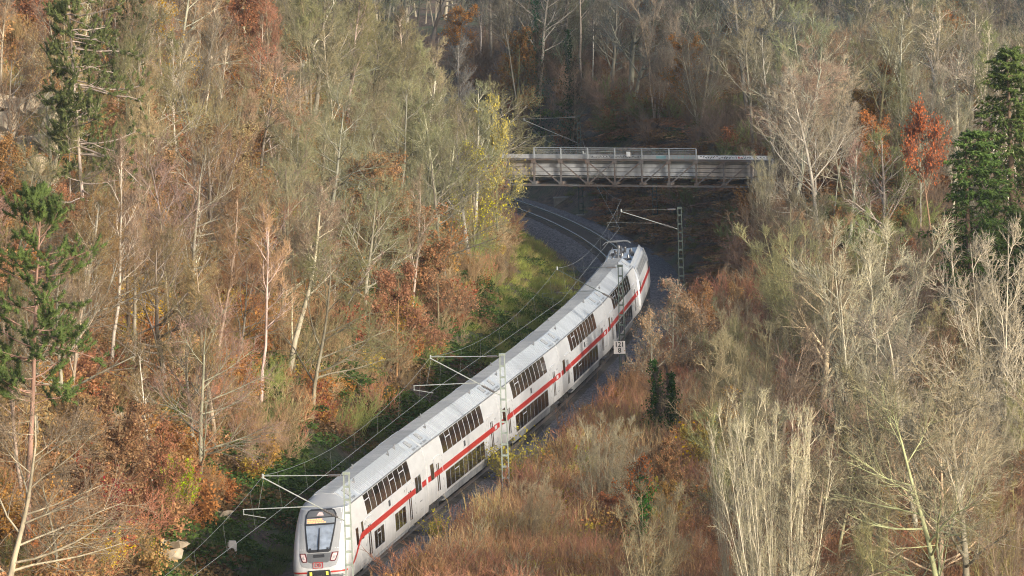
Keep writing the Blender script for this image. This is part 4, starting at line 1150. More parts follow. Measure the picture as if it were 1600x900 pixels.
FINE = .74      # thin young twigs are darker than the limbs they grow on
def plant(kind, name, p, height, label, cat, group=None, twig=(.3, .25, .19), bark=None, leaf=(.3, .14, .06), which=0, lean=(0., 0.), rot=None, wide=1., trunk_label=None):
    """one tree: an Empty at its foot that parents trunk, crown and leaves"""
    tk, cr, lf, H = KIND[kind][which % len(KIND[kind])]
    k = height / H
    rz = rot if rot is not None else random.uniform(0, 6.28)
    mw = Matrix.Translation(p) @ Matrix.Rotation(lean[0], 4, 'Y') @ Matrix.Rotation(lean[1], 4, 'X') @ Matrix.Rotation(rz, 4, 'Z') @ Matrix.Diagonal((k * wide, k * wide, k, 1))
    root = empty(name, mw, label, cat, group)
    bark = bark or twig
    if tk:
        o = link('trunk', tk, root); o.color = (*bark, 1)
    o = link('crown' if tk else 'branches', cr, root); o.color = (*[c * ((.9 if kind in ('multi', 'erect') else FINE) if kind in ('broad', 'crooked', 'slender', 'multi', 'erect', 'birch', 'rust', 'sparse_leaf', 'top_leaf') else 1.) for c in twig], 1)
    if lf:
        o = link('leaves', lf, root); o.color = (*leaf, 1)
    return root
# ------------------------------------------------------------------ single trees that can be told apart
random.seed(7)
PALE = (.50, .45, .35); OLIVE = (.33, .305, .19); TAN = (.39, .315, .20); BROWN = (.28, .205, .13); GREY = (.30, .27, .22); DARK = (.15, .125, .10); PALEBARK = (.54, .48, .40)
def hero(kind, name, label, cat, top, D=None, base=None, twig=TAN, bark=None, leaf=(.3, .14, .06), which=0, wide=1., rot=None, group=None, hmin=2.5):
    if D is None:
        b = hit(*base); D = b.y; bx = b.x
    else:
        bx = at(base[0] if base else top[0], top[1], D).x
    t = at(top[0], top[1], D)
    g = gz(bx, D); h = max(hmin, t.z - g)
    return plant(kind, name, Vector((bx, D, g)), h / max(.3, math.cos(math.atan2(t.x - bx, h))), label, cat, group, twig, bark, leaf, which, (math.atan2(t.x - bx, h), random.uniform(-.04, .04)), rot, wide)
NEEDLE = (.09, .12, .045)
hero('black_pine', 'pine_tree', 'tall pine with tufted dark green needles at the left edge, trunk leaning right', 'pine tree', (63, 298), D=318, base=(18, 900), twig=NEEDLE, bark=(.36, .26, .20), wide=.95, rot=.5)
hero('tall_pine', 'pine_tree', 'very tall pine with bare pale trunk and olive needles mostly on its right side', 'pine tree', (137, -110), base=(136, 475), twig=(.12, .145, .065), bark=(.44, .38, .33), rot=0., wide=.8)
hero('tall_pine', 'pine_tree', 'dark pine crown behind the tall bare pine trunk at the top left', 'pine tree', (205, -60), base=(205, 215), twig=(.06, .08, .035), bark=(.2, .16, .13), rot=2., wide=.7)
hero('small_pine', 'young_pine', 'small bluish green pine alone among the bare trees of the left slope', 'pine tree', (593, 168), base=(600, 226), twig=(.13, .21, .15), bark=(.2, .16, .12), hmin=2.)
hero('sparse_leaf', 'autumn_tree', 'slim tree with golden yellow leaves near the top left', 'tree', (258, -25), base=(246, 200), twig=PALEBARK, leaf=(.60, .38, .045), wide=.9)
hero('sparse_leaf', 'autumn_tree', 'bright yellow tree in front of the left bridge end', 'tree', (735, 200), D=474, twig=OLIVE, leaf=(.54, .45, .11), which=0, wide=.85)
hero('sparse_leaf', 'autumn_tree', 'tall pale yellow tree above the bridge on the left slope edge', 'tree', (770, 110), D=490, twig=OLIVE, leaf=(.48, .40, .15), which=1, wide=.6)
hero('sparse_leaf', 'autumn_tree', 'small tree with dark golden leaves on the shaded lower slope', 'tree', (632, 450), base=(632, 590), twig=(.2, .15, .1), leaf=(.52, .34, .05), which=0, wide=1.15)
hero('top_leaf', 'autumn_tree', 'bright red-orange tree beside the spruces on the right', 'tree', (1456, 150), D=462, twig=(.3, .2, .15), leaf=(.46, .21, .115), which=0, wide=.62)
hero('rust', 'autumn_tree', 'rust-red tree crown at the top edge behind the bridge', 'tree', (1150, -25), D=640, twig=BROWN, leaf=(.42, .15, .06), which=0, wide=.8)
hero('spruce', 'spruce_tree', 'tall dark spruce at the right edge with a thin pointed top', 'spruce tree', (1576, 72), D=428, twig=(.12, .165, .06), bark=(.2, .15, .11), which=0, wide=1.5)
hero('spruce', 'spruce_tree', 'lower broad spruce left of the tall spruce', 'spruce tree', (1522, 205), D=420, twig=(.125, .17, .06), bark=(.2, .15, .11), which=1, wide=1.5)
hero('spruce', 'spruce_tree', 'spruce half hidden behind the pale bare trees at the right edge', 'spruce tree', (1590, 330), D=400, twig=(.07, .095, .035), bark=(.2, .15, .11), which=1, wide=1.2)
hero('broad', 'bare_tree', 'wide bare tree with greyish crown right of the bridge end', 'tree', (1272, 82), D=474, twig=(.40, .36, .28), bark=(.46, .43, .36), which=0, wide=1.1, rot=1.)
hero('broad', 'bare_tree', 'largest bare tree with olive crown at the top right', 'tree', (1440, -15), D=500, twig=(.36, .33, .23), bark=PALEBARK, which=1, wide=1.25)
hero('broad', 'bare_tree', 'bare olive tree just left of the largest crown at the top right', 'tree', (1365, 10), D=512, twig=OLIVE, which=2, wide=1.0)
hero('multi', 'many_stemmed_tree', 'pale many-stemmed bare tree standing tall right of centre', 'tree', (1335, 300), D=378, twig=(.56, .50, .37), bark=(.62, .56, .44), which=0, wide=1.0, rot=.3)
hero('erect', 'upright_stemmed_tree', 'cluster of upright whitish stems in the lower right foreground', 'tree', (1205, 560), D=316, twig=(.50, .45, .33), bark=(.56, .51, .40), which=0, wide=.62)
hero('erect', 'upright_stemmed_tree', 'smaller clump of upright pale stems left of the whitish cluster', 'tree', (1150, 640), D=322, twig=(.48, .43, .32), bark=(.54, .49, .39), which=1, wide=.4)
hero('broad', 'bare_tree', 'big bare tree with pale forked trunk at the lower right', 'tree', (1500, 505), D=322, twig=(.46, .41, .29), bark=(.46, .42, .33), which=0, wide=1.15, rot=2.)
hero('crooked', 'crooked_bare_tree', 'bare mossy tree leaning left in the lower right foreground', 'tree', (1390, 560), base=(1470, 900), D=318, twig=(.46, .42, .29), bark=(.36, .36, .22), which=0, wide=1.)
hero('multi', 'many_stemmed_tree', 'pale bare tree in front of the spruces at the right edge', 'tree', (1560, 285), D=372, twig=(.52, .47, .35), bark=(.58, .52, .41), which=1, wide=.9)
hero('broad', 'bare_tree', 'pale bare tree below the spruces with reddish twig tips', 'tree', (1430, 430), D=352, twig=(.46, .40, .31), bark=(.55, .5, .4), which=2, wide=1.)
hero('sparse_leaf', 'young_tree', 'thin sapling with last pale leaves in front of the locomotive side', 'tree', (1030, 408), D=424, base=(1042, 620), twig=(.52, .45, .35), bark=(.58, .52, .41), leaf=(.50, .34, .24), which=1, wide=1.0)
hero('sparse_leaf', 'young_tree', 'slim sapling with a few tan leaves right of the number board', 'tree', (1072, 445), D=420, twig=(.46, .38, .28), leaf=(.48, .31, .20), which=0, wide=1.0)
hero('sparse_leaf', 'young_tree', 'pale twiggy sapling between the number board and the ivy-wrapped stems', 'tree', (1008, 470), D=418, base=(1018, 620), twig=(.54, .47, .36), bark=(.58, .52, .41), leaf=(.50, .33, .22), which=0, wide=.8)
hero('rust', 'young_tree', 'orange-brown leaved sapling right of the ivy-wrapped stems', 'tree', (1105, 430), D=425, twig=(.42, .33, .25), leaf=(.46, .28, .15), which=1, wide=.8)
for i, (bu, bv, tu, tv, lab) in enumerate([
        (222, 245, 306, 30, 'pale slender trunk leaning right at the upper left'), (316, 225, 326, -40, 'pale twin-looking straight trunk left of the upper slope centre'),
        (330, 285, 366, 30, 'pale slender trunk slanting right below the twin straight trunk'), (213, 215, 232, -30, 'slim pale trunk beside the golden tree at the top left'),
        (283, 255, 330, 120, 'short pale trunk slanting under the leaning pale trunk'), (425, 140, 432, -40, 'thin white trunk in the row at the upper left slope'),
        (447, 130, 450, -40, 'second thin white trunk in the row at the upper left slope'), (474, 150, 492, -15, 'thin pale trunk just right of the row of white trunks'),
        (520, 75, 535, -50, 'thin pale trunk at the top edge left of centre'), (395, 190, 402, -20, 'thin greyish trunk left of the row of white trunks')]):
    hero('slender', 'slender_bare_tree', lab, 'tree', (tu, tv), base=(bu, bv), twig=(.42, .36, .28), bark=(.62, .54, .44), which=i, wide=.8)
for i, (bu, bv, tu, tv, lab) in enumerate([
        (527, 398, 546, 285, 'white birch trunk standing upright in the birch group'), (538, 398, 592, 288, 'white birch leaning right in the birch group'),
        (517, 388, 528, 290, 'thinnest white birch at the left of the birch group'), (418, 420, 446, 300, 'pale birch with forked stem left of the birch group'),
        (545, 472, 655, 362, 'fallen-looking white birch leaning far right over the slope'), (528, 505, 612, 378, 'white birch leaning right below the birch group'),
        (518, 500, 545, 400, 'thin curved white birch below the birch group'), (686, 245, 688, 160, 'single pale birch on the slope left of the yellow tree'),
        (645, 260, 657, 190, 'short pale birch on the slope above the birch group')]):
    hero('birch', 'birch_tree', lab, 'birch tree', (tu, tv), base=(bu, bv), twig=(.36, .28, .22), bark=(.70, .66, .58), which=i, wide=.9)
for top, D, lab, w, tw, bk in [((995, 95), 598, 'bare pale birch standing right behind the bridge railing', .8, (.32, .28, .23), (.6, .56, .5)),
                               ((921, -60), 615, 'tall tree with whitish upper trunk behind the bridge', 1., (.26, .22, .18), (.66, .60, .52)),
                               ((1095, 130), 590, 'thin pale trunk behind the right half of the bridge', .7, (.26, .25, .18), (.36, .34, .27))]:
    hero('slender', 'slender_bare_tree', lab, 'tree', top, D=D, twig=tw, bark=bk, wide=w, which=int(D))
def ivy_tree(top, D, lab, H, r, color, kind='slender', leafcol=None):
    o = hero(kind, 'ivy_clad_tree', lab, 'tree', top, D=D, twig=DARK, bark=DARK, which=int(D), wide=.8)
    me = ivy_sleeve(int(D) + int(top[0]), H, r)
    iv = link('ivy', me, o); iv.color = (*color, 1)
    sc = o.matrix_basis.to_scale(); iv.scale = (1 / sc.x, 1 / sc.y, 1 / sc.z)
ivy_tree((888, 60), 585, 'trunk wrapped in dark green ivy behind the bridge on the left', 12., .7, (.028, .055, .028))
ivy_tree((978, -10), 622, 'tree with dark ivy trunk behind the bridge centre', 13., .8, (.035, .07, .03))
ivy_tree((1004, 25), 610, 'tree with bright green climbing leaves behind the bridge centre', 13.5, .9, (.16, .26, .07))
ivy_tree((838, 20), 600, 'ivy-covered trunk at the edge of the left slope above the bridge', 14., .9, (.03, .065, .035))
ivy_tree((1022, 555), 392, 'ivy-wrapped stem right of the number board', 6., .5, (.04, .085, .025))
ivy_tree((1048, 545), 390, 'second ivy-wrapped stem right of the number board', 5.5, .45, (.04, .085, .025))
ivy_tree((1000, 690), 342, 'broken stump smothered in green ivy below the train', 5.5, .75, (.055, .115, .03), 'sparse_leaf')

KIND['bush'] = [shrub(s, 3., 18, .6, (8, 6), k3=3) for s in (81, 82)]
KIND['leafy_bush'] = [shrub(s, 3., 16, .7, (8, 6), leaves=3600, lsize=.13) for s in (85, 86)]
KIND['thin_bush'] = [shrub(s, 3., 16, .65, (8, 6), leaves=1100, lsize=.13) for s in (88, 89)]
for kind, base, top, lab, tw, lf, w in [
        ('thin_bush', (165, 850), (160, 735), 'crimson bush on the lower left slope', (.27, .10, .09), (.34, .07, .07), 1.1),
        ('thin_bush', (130, 760), (95, 685), 'small red bush left of the pale rocks', (.3, .1, .08), (.40, .07, .06), 1.),
        ('leafy_bush', (145, 905), (148, 838), 'bright yellow bush at the bottom left', (.3, .25, .15), (.70, .54, .04), 1.1),
        ('thin_bush', (235, 905), (235, 850), 'sparse yellow bush at the bottom left near the rocks', (.3, .25, .15), (.60, .48, .05), 1.2),
        ('leafy_bush', (268, 815), (268, 735), 'lime green bush on the lower left slope', (.3, .28, .15), (.40, .46, .07), 1.),
        ('thin_bush', (225, 545), (225, 455), 'yellow bush in the middle of the left slope', (.32, .26, .18), (.58, .42, .06), 1.35),
        ('thin_bush', (195, 560), (190, 500), 'small bright yellow bush under the left slope rocks', (.32, .26, .18), (.64, .52, .06), 1.2),
        ('thin_bush', (455, 470), (458, 415), 'red leafy bush left of the leaning birch', (.3, .18, .13), (.38, .11, .06), 1.4),
        ('leafy_bush', (655, 370), (650, 335), 'reddish bush on the slope below the bridge end', (.25, .14, .11), (.36, .10, .07), 1.4),
        ('thin_bush', (680, 860), (685, 805), 'yellow-green bush beside the ballast in front of the train', (.28, .24, .14), (.50, .42, .07), 1.1),
        ('thin_bush', (1085, 790), (1085, 715), 'golden bush in the dark hollow right of the ivy stump', (.3, .22, .13), (.52, .32, .05), 1.2),
        ('thin_bush', (1000, 830), (1003, 775), 'yellow-green bush just below the ivy stump', (.28, .24, .14), (.46, .42, .07), 1.0),
        ('thin_bush', (900, 800), (905, 745), 'pale yellow-green bush in the reddish scrub', (.28, .24, .14), (.42, .40, .09), 1.0),
        ('thin_bush', (800, 770), (805, 715), 'greenish bush near the ballast edge amid dry stalks', (.28, .24, .14), (.36, .33, .09), 1.2),
        ('leafy_bush', (1340, 850), (1345, 790), 'green leafy bush between the pale trees at the lower right', (.28, .24, .14), (.20, .25, .06), 1.0)]:
    if base[0] > 690: top = (top[0], top[1] - 32)
    hero(kind, 'autumn_bush', lab, 'bush', top, base=base, twig=tw, leaf=lf, wide=w, hmin=1.6, which=int(base[0]))

# ------------------------------------------------------------------ pale rock faces on the left slope
def rock(u, v, w, h, label, seed):
    """a broken rock face: angular blocks stacked against the slope"""
    p = hit(u, v); rng = np.random.default_rng(seed)
    root = empty('rock_face', Matrix.Translation(p) @ Matrix.Rotation(R(-30), 4, 'Z'), label, 'rock')
    nx, nz = max(2, int(w / 1.1)), max(2, int(h / .95))
    for i in range(nx):
        for k in range(nz):
            if rng.random() < .12 or abs(i - nx / 2 + .5) / nx + k / nz > 1.25: continue
            bw, bh = w / nx * rng.uniform(.8, 1.35), h / nz * rng.uniform(.8, 1.3)
            bm = bmesh.new()
            for q in range(16):
                c = rng.uniform(-1, 1, 3); c[rng.integers(0, 3)] = rng.choice([-1, 1]); bm.verts.new((c[0] * bw * .5, c[1] * .7, c[2] * bh * .5))
            bmesh.ops.convex_hull(bm, input=bm.verts)
            loose = [q for q in bm.verts if not q.link_faces]; bmesh.ops.delete(bm, geom=loose, context='VERTS')
            me = bpy.data.meshes.new('rock_block'); bm.to_mesh(me); bm.free(); me.materials.append(M_ROCK)
            o = link('rock_block', me, root); o.location = ((i + .5 - nx / 2) * w / nx + rng.normal(0, .1), .35 * k + rng.normal(0, .22), (k + .2) * h / nz); o.rotation_euler = rng.normal(0, .16, 3)
rock(22, 300, 5.6, 5.6, 'large pale limestone face at the left edge among rust leaves', 1)
rock(182, 690, 2.0, 1.7, 'pale rock outcrop on the lower left slope', 2)
rock(160, 730, 1.0, .8, 'small pale rock below the lower left outcrop', 3)
rock(262, 878, 1.5, 1.0, 'grey-white rock at the foot of the slope left of the train', 4)
rock(200, 850, 1.1, 1.1, 'narrow pale rock beside the crimson bush', 5)
rock(330, 440, 1.1, 1.0, 'light rock in the middle of the left slope', 6)
rock(262, 448, 1.0, .9, 'small tan rock among reddish leaves of the left slope', 7)
rock(342, 825, 1.2, .8, 'dark shaded rock at the slope foot near the grass', 8)

# ------------------------------------------------------------------ the woods: every tree its own object
UL_V = [-200, 225, 300, 345, 400, 480, 560, 600, 650, 700, 760, 800, 900, 1200]; UL_U = [825, 812, 800, 790, 785, 745, 690, 650, 585, 530, 455, 415, 325, 190]
UR_V = [-200, 215, 225, 300, 330, 395, 450, 500, 560, 620, 705, 795, 900, 1200]; UR_U = [1130, 1140, 1205, 1205, 1110, 1075, 1055, 1015, 985, 915, 820, 712, 628, 430]
def clears(x, y, z, h, w, side):
    """True when the plant keeps the cut-back strip along the line free"""
    for f, ww in ((0., .35), (.5, .8), (.8, .6), (1., .25)):
        u, v, d = view(x, y, z + h * f); px = w * ww * CAM_F / d
        if side < 0 and u + px > np.interp(v, UL_V, UL_U): return False
        if side > 0 and u - px < np.interp(v, UR_V, UR_U): return False
    return True
def zone(k, u, v, y):
    if k == 'l':
        row = 'top' if v < 110 else 'upper' if v < 230 else 'middle' if v < 380 else 'lower' if v < 560 else 'foot'
        c = 'left edge' if u < 110 else 'far left' if u < 240 else 'left of birches' if u < 400 else 'near birches' if u < 560 else 'right of birches' if u < 690 else 'beside bridge end'
        return row + ', ' + c
    if k == 'c':
        return 'left of bridge, ' + ('nearer' if y < 575 else 'midway' if y < 593 else 'farther') + (' left' if u < 610 else ' centre' if u < 690 else ' right')
    if k == 'b':
        row = 'front row' if y < 580 else 'second row' if y < 620 else 'back rows'
        c = 'left end' if u < 860 else 'left of middle' if u < 960 else 'middle' if u < 1060 else 'right half' if u < 1180 else 'right side' if u < 1330 else 'far right' if u < 1480 else 'right edge'
        return row + ', ' + c
    row = 'top' if v < 120 else 'upper' if v < 260 else 'middle' if v < 420 else 'lower' if v < 620 else 'bottom'
    c = 'nearest track' if u < 1180 else 'left side' if u < 1280 else 'centre' if u < 1400 else 'right side' if u < 1510 else 'right edge'
    return row + ', ' + c
def woods(name_cat, x0, x1, y0, y1, step, pick, side, seed, hr, dmin, group):
    rng = np.random.default_rng(seed); random.seed(seed); n = 0
    xs = np.arange(x0, x1, step); ys = np.arange(y0, y1, step)
    X, Y = np.meshgrid(xs, ys); X = (X + rng.uniform(-.42, .42, X.shape) * step).ravel(); Y = (Y + rng.uniform(-.42, .42, Y.shape) * step).ravel()
    S, Dd = track_sd(X, Y); Z = ground(X, Y)
    for x, y, s, d, z in zip(X, Y, S, Dd, Z):
        if d * (side if side else 1) < dmin and side: continue
        if abs(d) < dmin: continue
        h = rng.uniform(*hr)
        u0, v0, _ = view(x, y, z); u1, v1, _ = view(x, y, z + h)
        if u1 < -40 or u1 > 1650 or v1 > 890 or v0 < 0: continue
        if side and y < 505 and not clears(x, y, z, h, h * .22, side): continue
        k = pick(rng, u1, v1, y, d)
        if k is None: continue
        kind, cat, tw, bk, lf, hf, lab = k
        um, vm, _ = view(x, y, z + h * hf * .7)
        grp = lab; lab = lab + ', ' + zone(name_cat, um, vm, y)
        plant(kind, cat, Vector((x, y, z)), h * hf, lab, 'birch tree' if cat == 'birch_tree' else 'tree', grp, tw, bk, lf, int(rng.integers(0, 9)), (rng.normal(.04, .085), rng.normal(0, .07)), None, rng.uniform(.85, 1.2)); n += 1
    print(group, n); return n
def jit(rng, c, a=.18): 
    f = 1 + rng.uniform(-a, a); return tuple(min(.75, v * f * (1 + rng.uniform(-.06, .06))) for v in c)
RUSTS = [(.44, .28, .165), (.42, .24, .145), (.46, .32, .19), (.38, .225, .15)]
HUES = [(.43, .325, .20), (.42, .265, .17), (.43, .31, .24), (.34, .31, .18), (.36, .275, .20), (.47, .365, .23)]
def pick_left(rng, u, v, y, d):
    r = rng.random(); warm = u < 480
    upper = v < 240 and u > 420
    f = math.sin(u * .011 + v * .006) + math.sin(v * .017 - u * .005 + 1.) + rng.normal(0, .8)
    TAN = HUES[int(np.clip((f + 2.2) / 4.4 * 6, 0, 5))]; BROWN = HUES[int(rng.integers(0, 6))]; BROWN = tuple(c * .75 for c in BROWN)
    if r < (.21 if not upper else .07) and y > 322:
        return 'rust', 'rust_leaved_tree', jit(rng, BROWN), None, jit(rng, RUSTS[rng.integers(0, 4)]), .62, 'rust-brown leaved tree on left hillside'
    if r < .32: return 'crooked', 'crooked_bare_tree', jit(rng, OLIVE if upper else TAN), jit(rng, GREY), None, .9, 'crooked bare tree on left hillside'
    if r < .56: return 'slender', 'slender_bare_tree', jit(rng, OLIVE if upper else TAN), jit(rng, PALEBARK if rng.random() < .4 else (.34, .29, .22)), None, 1.1, 'slender bare tree on left hillside'
    if r < .66: return 'multi', 'many_stemmed_tree', jit(rng, OLIVE if upper else BROWN), jit(rng, GREY), None, .75, 'many-stemmed bare tree on left hillside'
    if r < .72: return 'birch', 'birch_tree', jit(rng, BROWN), (.62, .58, .5), None, .8, 'thin white-stemmed birch on left hillside'
    return 'broad', 'bare_tree', jit(rng, OLIVE if upper else (TAN if rng.random() < .6 else BROWN)), jit(rng, GREY), None, .85, 'round-crowned bare tree on left hillside'
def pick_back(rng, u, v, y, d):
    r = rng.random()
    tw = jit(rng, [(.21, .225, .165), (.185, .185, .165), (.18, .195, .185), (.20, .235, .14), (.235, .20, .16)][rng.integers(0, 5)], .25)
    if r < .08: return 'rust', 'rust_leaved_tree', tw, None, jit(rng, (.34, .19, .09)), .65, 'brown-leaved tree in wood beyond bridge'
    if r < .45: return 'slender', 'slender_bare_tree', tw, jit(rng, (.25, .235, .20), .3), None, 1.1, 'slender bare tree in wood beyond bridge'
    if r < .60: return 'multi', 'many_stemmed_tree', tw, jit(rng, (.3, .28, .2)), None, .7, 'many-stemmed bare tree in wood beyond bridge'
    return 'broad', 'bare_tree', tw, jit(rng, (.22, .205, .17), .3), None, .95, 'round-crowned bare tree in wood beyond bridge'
def pick_right(rng, u, v, y, d):
    r = rng.random(); tw = jit(rng, [OLIVE, (.33, .29, .22), (.33, .24, .18), (.27, .29, .16), (.38, .34, .25)][rng.integers(0, 5)], .2)
    if r < .06: return 'rust', 'rust_leaved_tree', tw, None, jit(rng, (.36, .20, .09)), .55, 'brown-leaved tree on right bank'
    if r < .34: return 'multi', 'many_stemmed_tree', tw, jit(rng, (.42, .39, .3)), None, .8, 'many-stemmed bare tree on right bank'
    if r < .55: return 'slender', 'slender_bare_tree', tw, jit(rng, (.45, .42, .34)), None, 1., 'slender bare tree on right bank'
    return 'broad', 'bare_tree', tw, jit(rng, (.40, .37, .3)), None, .9, 'round-crowned bare tree on right bank'
def pick_near(rng, u, v, y, d):
    r = rng.random(); tw = jit(rng, [(.50, .44, .28), (.34, .31, .18), (.33, .23, .165), (.28, .24, .17), (.40, .34, .24)][rng.integers(0, 5)], .2)
    if r < .35: return 'multi', 'many_stemmed_tree', tw, tuple(min(.6, c * 1.15) for c in tw), None, .8, 'many-stemmed pale tree in lower right wood'
    if r < .5: return 'erect', 'upright_stemmed_tree', tw, tuple(min(.6, c * 1.15) for c in tw), None, .75, 'upright thin-stemmed tree in lower right wood'
    if r < .62: return 'crooked', 'crooked_bare_tree', tw, tuple(min(.6, c * 1.1) for c in tw), None, .8, 'crooked pale tree in lower right wood'
    return 'broad', 'bare_tree', tw, tuple(min(.6, c * 1.2) for c in tw), None, .9, 'round-crowned pale tree in lower right wood'
woods('l', -62, 8, 302, 545, 4.9, pick_left, -1, 101, (9.5, 14.5), 9.5, 'left hillside trees')
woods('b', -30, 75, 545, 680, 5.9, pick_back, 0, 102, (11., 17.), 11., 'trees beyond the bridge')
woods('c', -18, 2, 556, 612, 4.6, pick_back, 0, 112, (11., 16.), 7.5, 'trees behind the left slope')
for i, u in enumerate(range(560, 740, 15)):
    hero(('broad', 'slender', 'multi')[i % 3], 'ridge_tree', 'bare tree on the skyline of the left slope above the bridge, ' + ('leftmost' if i == 0 else 'rightmost' if i == 11 else ('second', 'third', 'fourth', 'fifth', 'sixth', 'seventh', 'eighth', 'ninth', 'tenth', 'eleventh')[i - 1] + ' from left'), 'tree', (u, -150), base=(u, 24 + (i * 7) % 19),
         twig=jit(np.random.default_rng(i), (.27, .25, .17)), bark=(.33, .30, .24), which=i, group='bare trees on the skyline of the left slope')
woods('r', 14, 60, 462, 545, 5.6, pick_right, 1, 103, (9., 14.), 11., 'right bank trees')
def pick_scrub(rng, u, v, y, d):
    r = rng.random(); tw = jit(rng, [(.42, .35, .25), (.36, .25, .175), (.33, .31, .18), (.28, .195, .145)][rng.integers(0, 4)], .15)
    if r < .28: return 'rust', 'rust_leaved_tree', tw, None, jit(rng, [(.42, .25, .13), (.38, .21, .12), (.44, .33, .13), (.34, .20, .13)][rng.integers(0, 4)]), .7, 'low rounded rust-leaved tree beside the line'
    if r < .52: return 'multi', 'many_stemmed_tree', tw, jit(rng, (.40, .34, .25)), None, 1., 'low many-stemmed tree beside the line'
    if r < .82: return 'sparse_leaf', 'young_tree', tw, jit(rng, (.48, .42, .32)), jit(rng, [(.46, .30, .18), (.42, .32, .12), (.40, .22, .12)][rng.integers(0, 3)]), 1., 'low sapling with few leaves beside the line'
    return 'crooked', 'crooked_bare_tree', tw, jit(rng, (.42, .36, .27)), None, .9, 'low crooked tree beside the line'
woods('s', 0, 40, 345, 462, 4.6, pick_scrub, 1, 105, (4., 7.5), 6.5, 'scrub trees')
for i, (tu, tv, D, lab) in enumerate([(1198, 225, 488, 'pale bare tree overlapping the right end of the bridge'), (1222, 195, 492, 'thin bare tree just right of the bridge end'), (1185, 262, 484, 'low bare tree under the right bridge end')]):
    hero('multi', 'many_stemmed_tree', lab, 'tree', (tu, tv), D=D, twig=(.36, .33, .23), bark=(.48, .44, .35), which=i, wide=.75, hmin=2.)
woods('n', 4, 50, 318, 460, 7.4, pick_near, 1, 104, (10., 15.), 12., 'lower right trees')

# trees of one kind in one corner of the wood are told apart by their order from left to right
ORD = ['leftmost', 'second from left', 'third from left', 'fourth from left', 'fifth from left', 'sixth from left', 'seventh from left', 'eighth from left', 'ninth from left', 'tenth from left',
       'eleventh from left', 'twelfth from left', 'thirteenth from left', 'fourteenth from left', 'fifteenth from left']
_by = {}
for o in list(col.objects):
    if o.get('label') and o.get('group') and ', ' in o['label'] and o.type == 'EMPTY': _by.setdefault(o['label'], []).append(o)
for lab, os_ in _by.items():
    if len(os_) > 1:
        os_.sort(key=lambda o: view(*o.matrix_basis.translation)[0])
        for i, o in enumerate(os_): o['label'] = lab + ', ' + ('rightmost' if i == len(os_) - 1 else ORD[min(i, 14)])

# ------------------------------------------------------------------ undergrowth nobody could count
def scatter(name, label, cat, me, pts, rots, scl, color, seedcol=None):
    src = bpy.data.objects.new(name + '_plant', me); src.color = (*color, 1)
    pm = bpy.data.meshes.new(name); pts = np.asarray(pts, np.float32); pm.vertices.add(len(pts)); pm.vertices.foreach_set('co', pts.ravel())
    a = pm.attributes.new('rot', 'FLOAT_VECTOR', 'POINT'); a.data.foreach_set('vector', np.asarray(rots, np.float32).ravel())
    a = pm.attributes.new('scl', 'FLOAT_VECTOR', 'POINT'); a.data.foreach_set('vector', np.asarray(scl, np.float32).ravel())
    for m in me.materials: pm.materials.append(m)
    ob = link(name, pm); ob.color = (*color, 1); tag(ob, label, cat, kind='stuff')
    g = bpy.data.node_groups.new(name, 'GeometryNodeTree')
    g.interface.new_socket('Geometry', in_out='INPUT', socket_type='NodeSocketGeometry'); g.interface.new_socket('Geometry', in_out='OUTPUT', socket_type='NodeSocketGeometry')
    N = g.nodes.new; gi = N('NodeGroupInput'); go = N('NodeGroupOutput'); oi = N('GeometryNodeObjectInfo'); oi.inputs['Object'].default_value = src; oi.inputs['As Instance'].default_value = True
    ip = N('GeometryNodeInstanceOnPoints'); ar = N('GeometryNodeInputNamedAttribute'); ar.data_type = 'FLOAT_VECTOR'; ar.inputs['Name'].default_value = 'rot'
    as_ = N('GeometryNodeInputNamedAttribute'); as_.data_type = 'FLOAT_VECTOR'; as_.inputs['Name'].default_value = 'scl'
    e2r = N('FunctionNodeEulerToRotation')
    Lk = g.links.new
    Lk(gi.outputs[0], ip.inputs['Points']); Lk(oi.outputs['Geometry'], ip.inputs['Instance']); Lk(ar.outputs['Attribute'], e2r.inputs[0]); Lk(e2r.outputs[0], ip.inputs['Rotation'])
    Lk(as_.outputs['Attribute'], ip.inputs['Scale']); Lk(ip.outputs[0], go.inputs[0])
    md = ob.modifiers.new('scatter', 'NODES'); md.node_group = g
    return ob
def field(n, x0, x1, y0, y1, seed, test, hrange, protoH, wr=(.8, 1.3), cell=None, tilt=.08):
    rng = np.random.default_rng(seed); x = rng.uniform(x0, x1, n); y = rng.uniform(y0, y1, n); s, d = track_sd(x, y); z = ground(x, y)
    h = rng.uniform(*hrange, n)
    u, v, _ = view(x, y, z); u1, v1, _ = view(x, y, z + h)
    ok = (u > -30) & (u < 1630) & (v1 < 930) & (v > -20) & test(u1, v1, y, d, s, x, rng)
    x, y, z, h, u1, v1, d = (q[ok] for q in (x, y, z, h, u1, v1, d))
    lim = np.where(d < 0, np.interp(v1, UL_V, UL_U) - u1, u1 - np.interp(v1, UR_V, UR_U) + np.where((h < 2.3) & (v1 < 720), 72, 24))
    lowright = (d > 0) & (y < 470)
    ok = (lim > 0) | (y > 505) | (h < .7); x, y, z, h = (q[ok] for q in (x, y, z, h))
    m = len(x); k = h / protoH
    w = k * rng.uniform(*wr, m)
    return np.stack([x, y, z - .05], 1), np.stack([rng.normal(0, tilt, m), rng.normal(0, tilt, m), rng.uniform(0, 6.28, m)], 1), np.stack([w, w, k], 1)
def patch(x, y, f, ph, thr):
    return (np.sin(x * f + ph) * np.sin(y * f * .8 + ph * 1.7) + .5 * np.sin(x * f * 2.3 + y * f * 1.1 + ph * 3)) > thr
tw_a = shrub(91, 2.4, 16, .7, (8, 6), r=.016)[1]; tw_b = shrub(92, 2.4, 12, .9, (8, 6), r=.016, up=.3)[1]
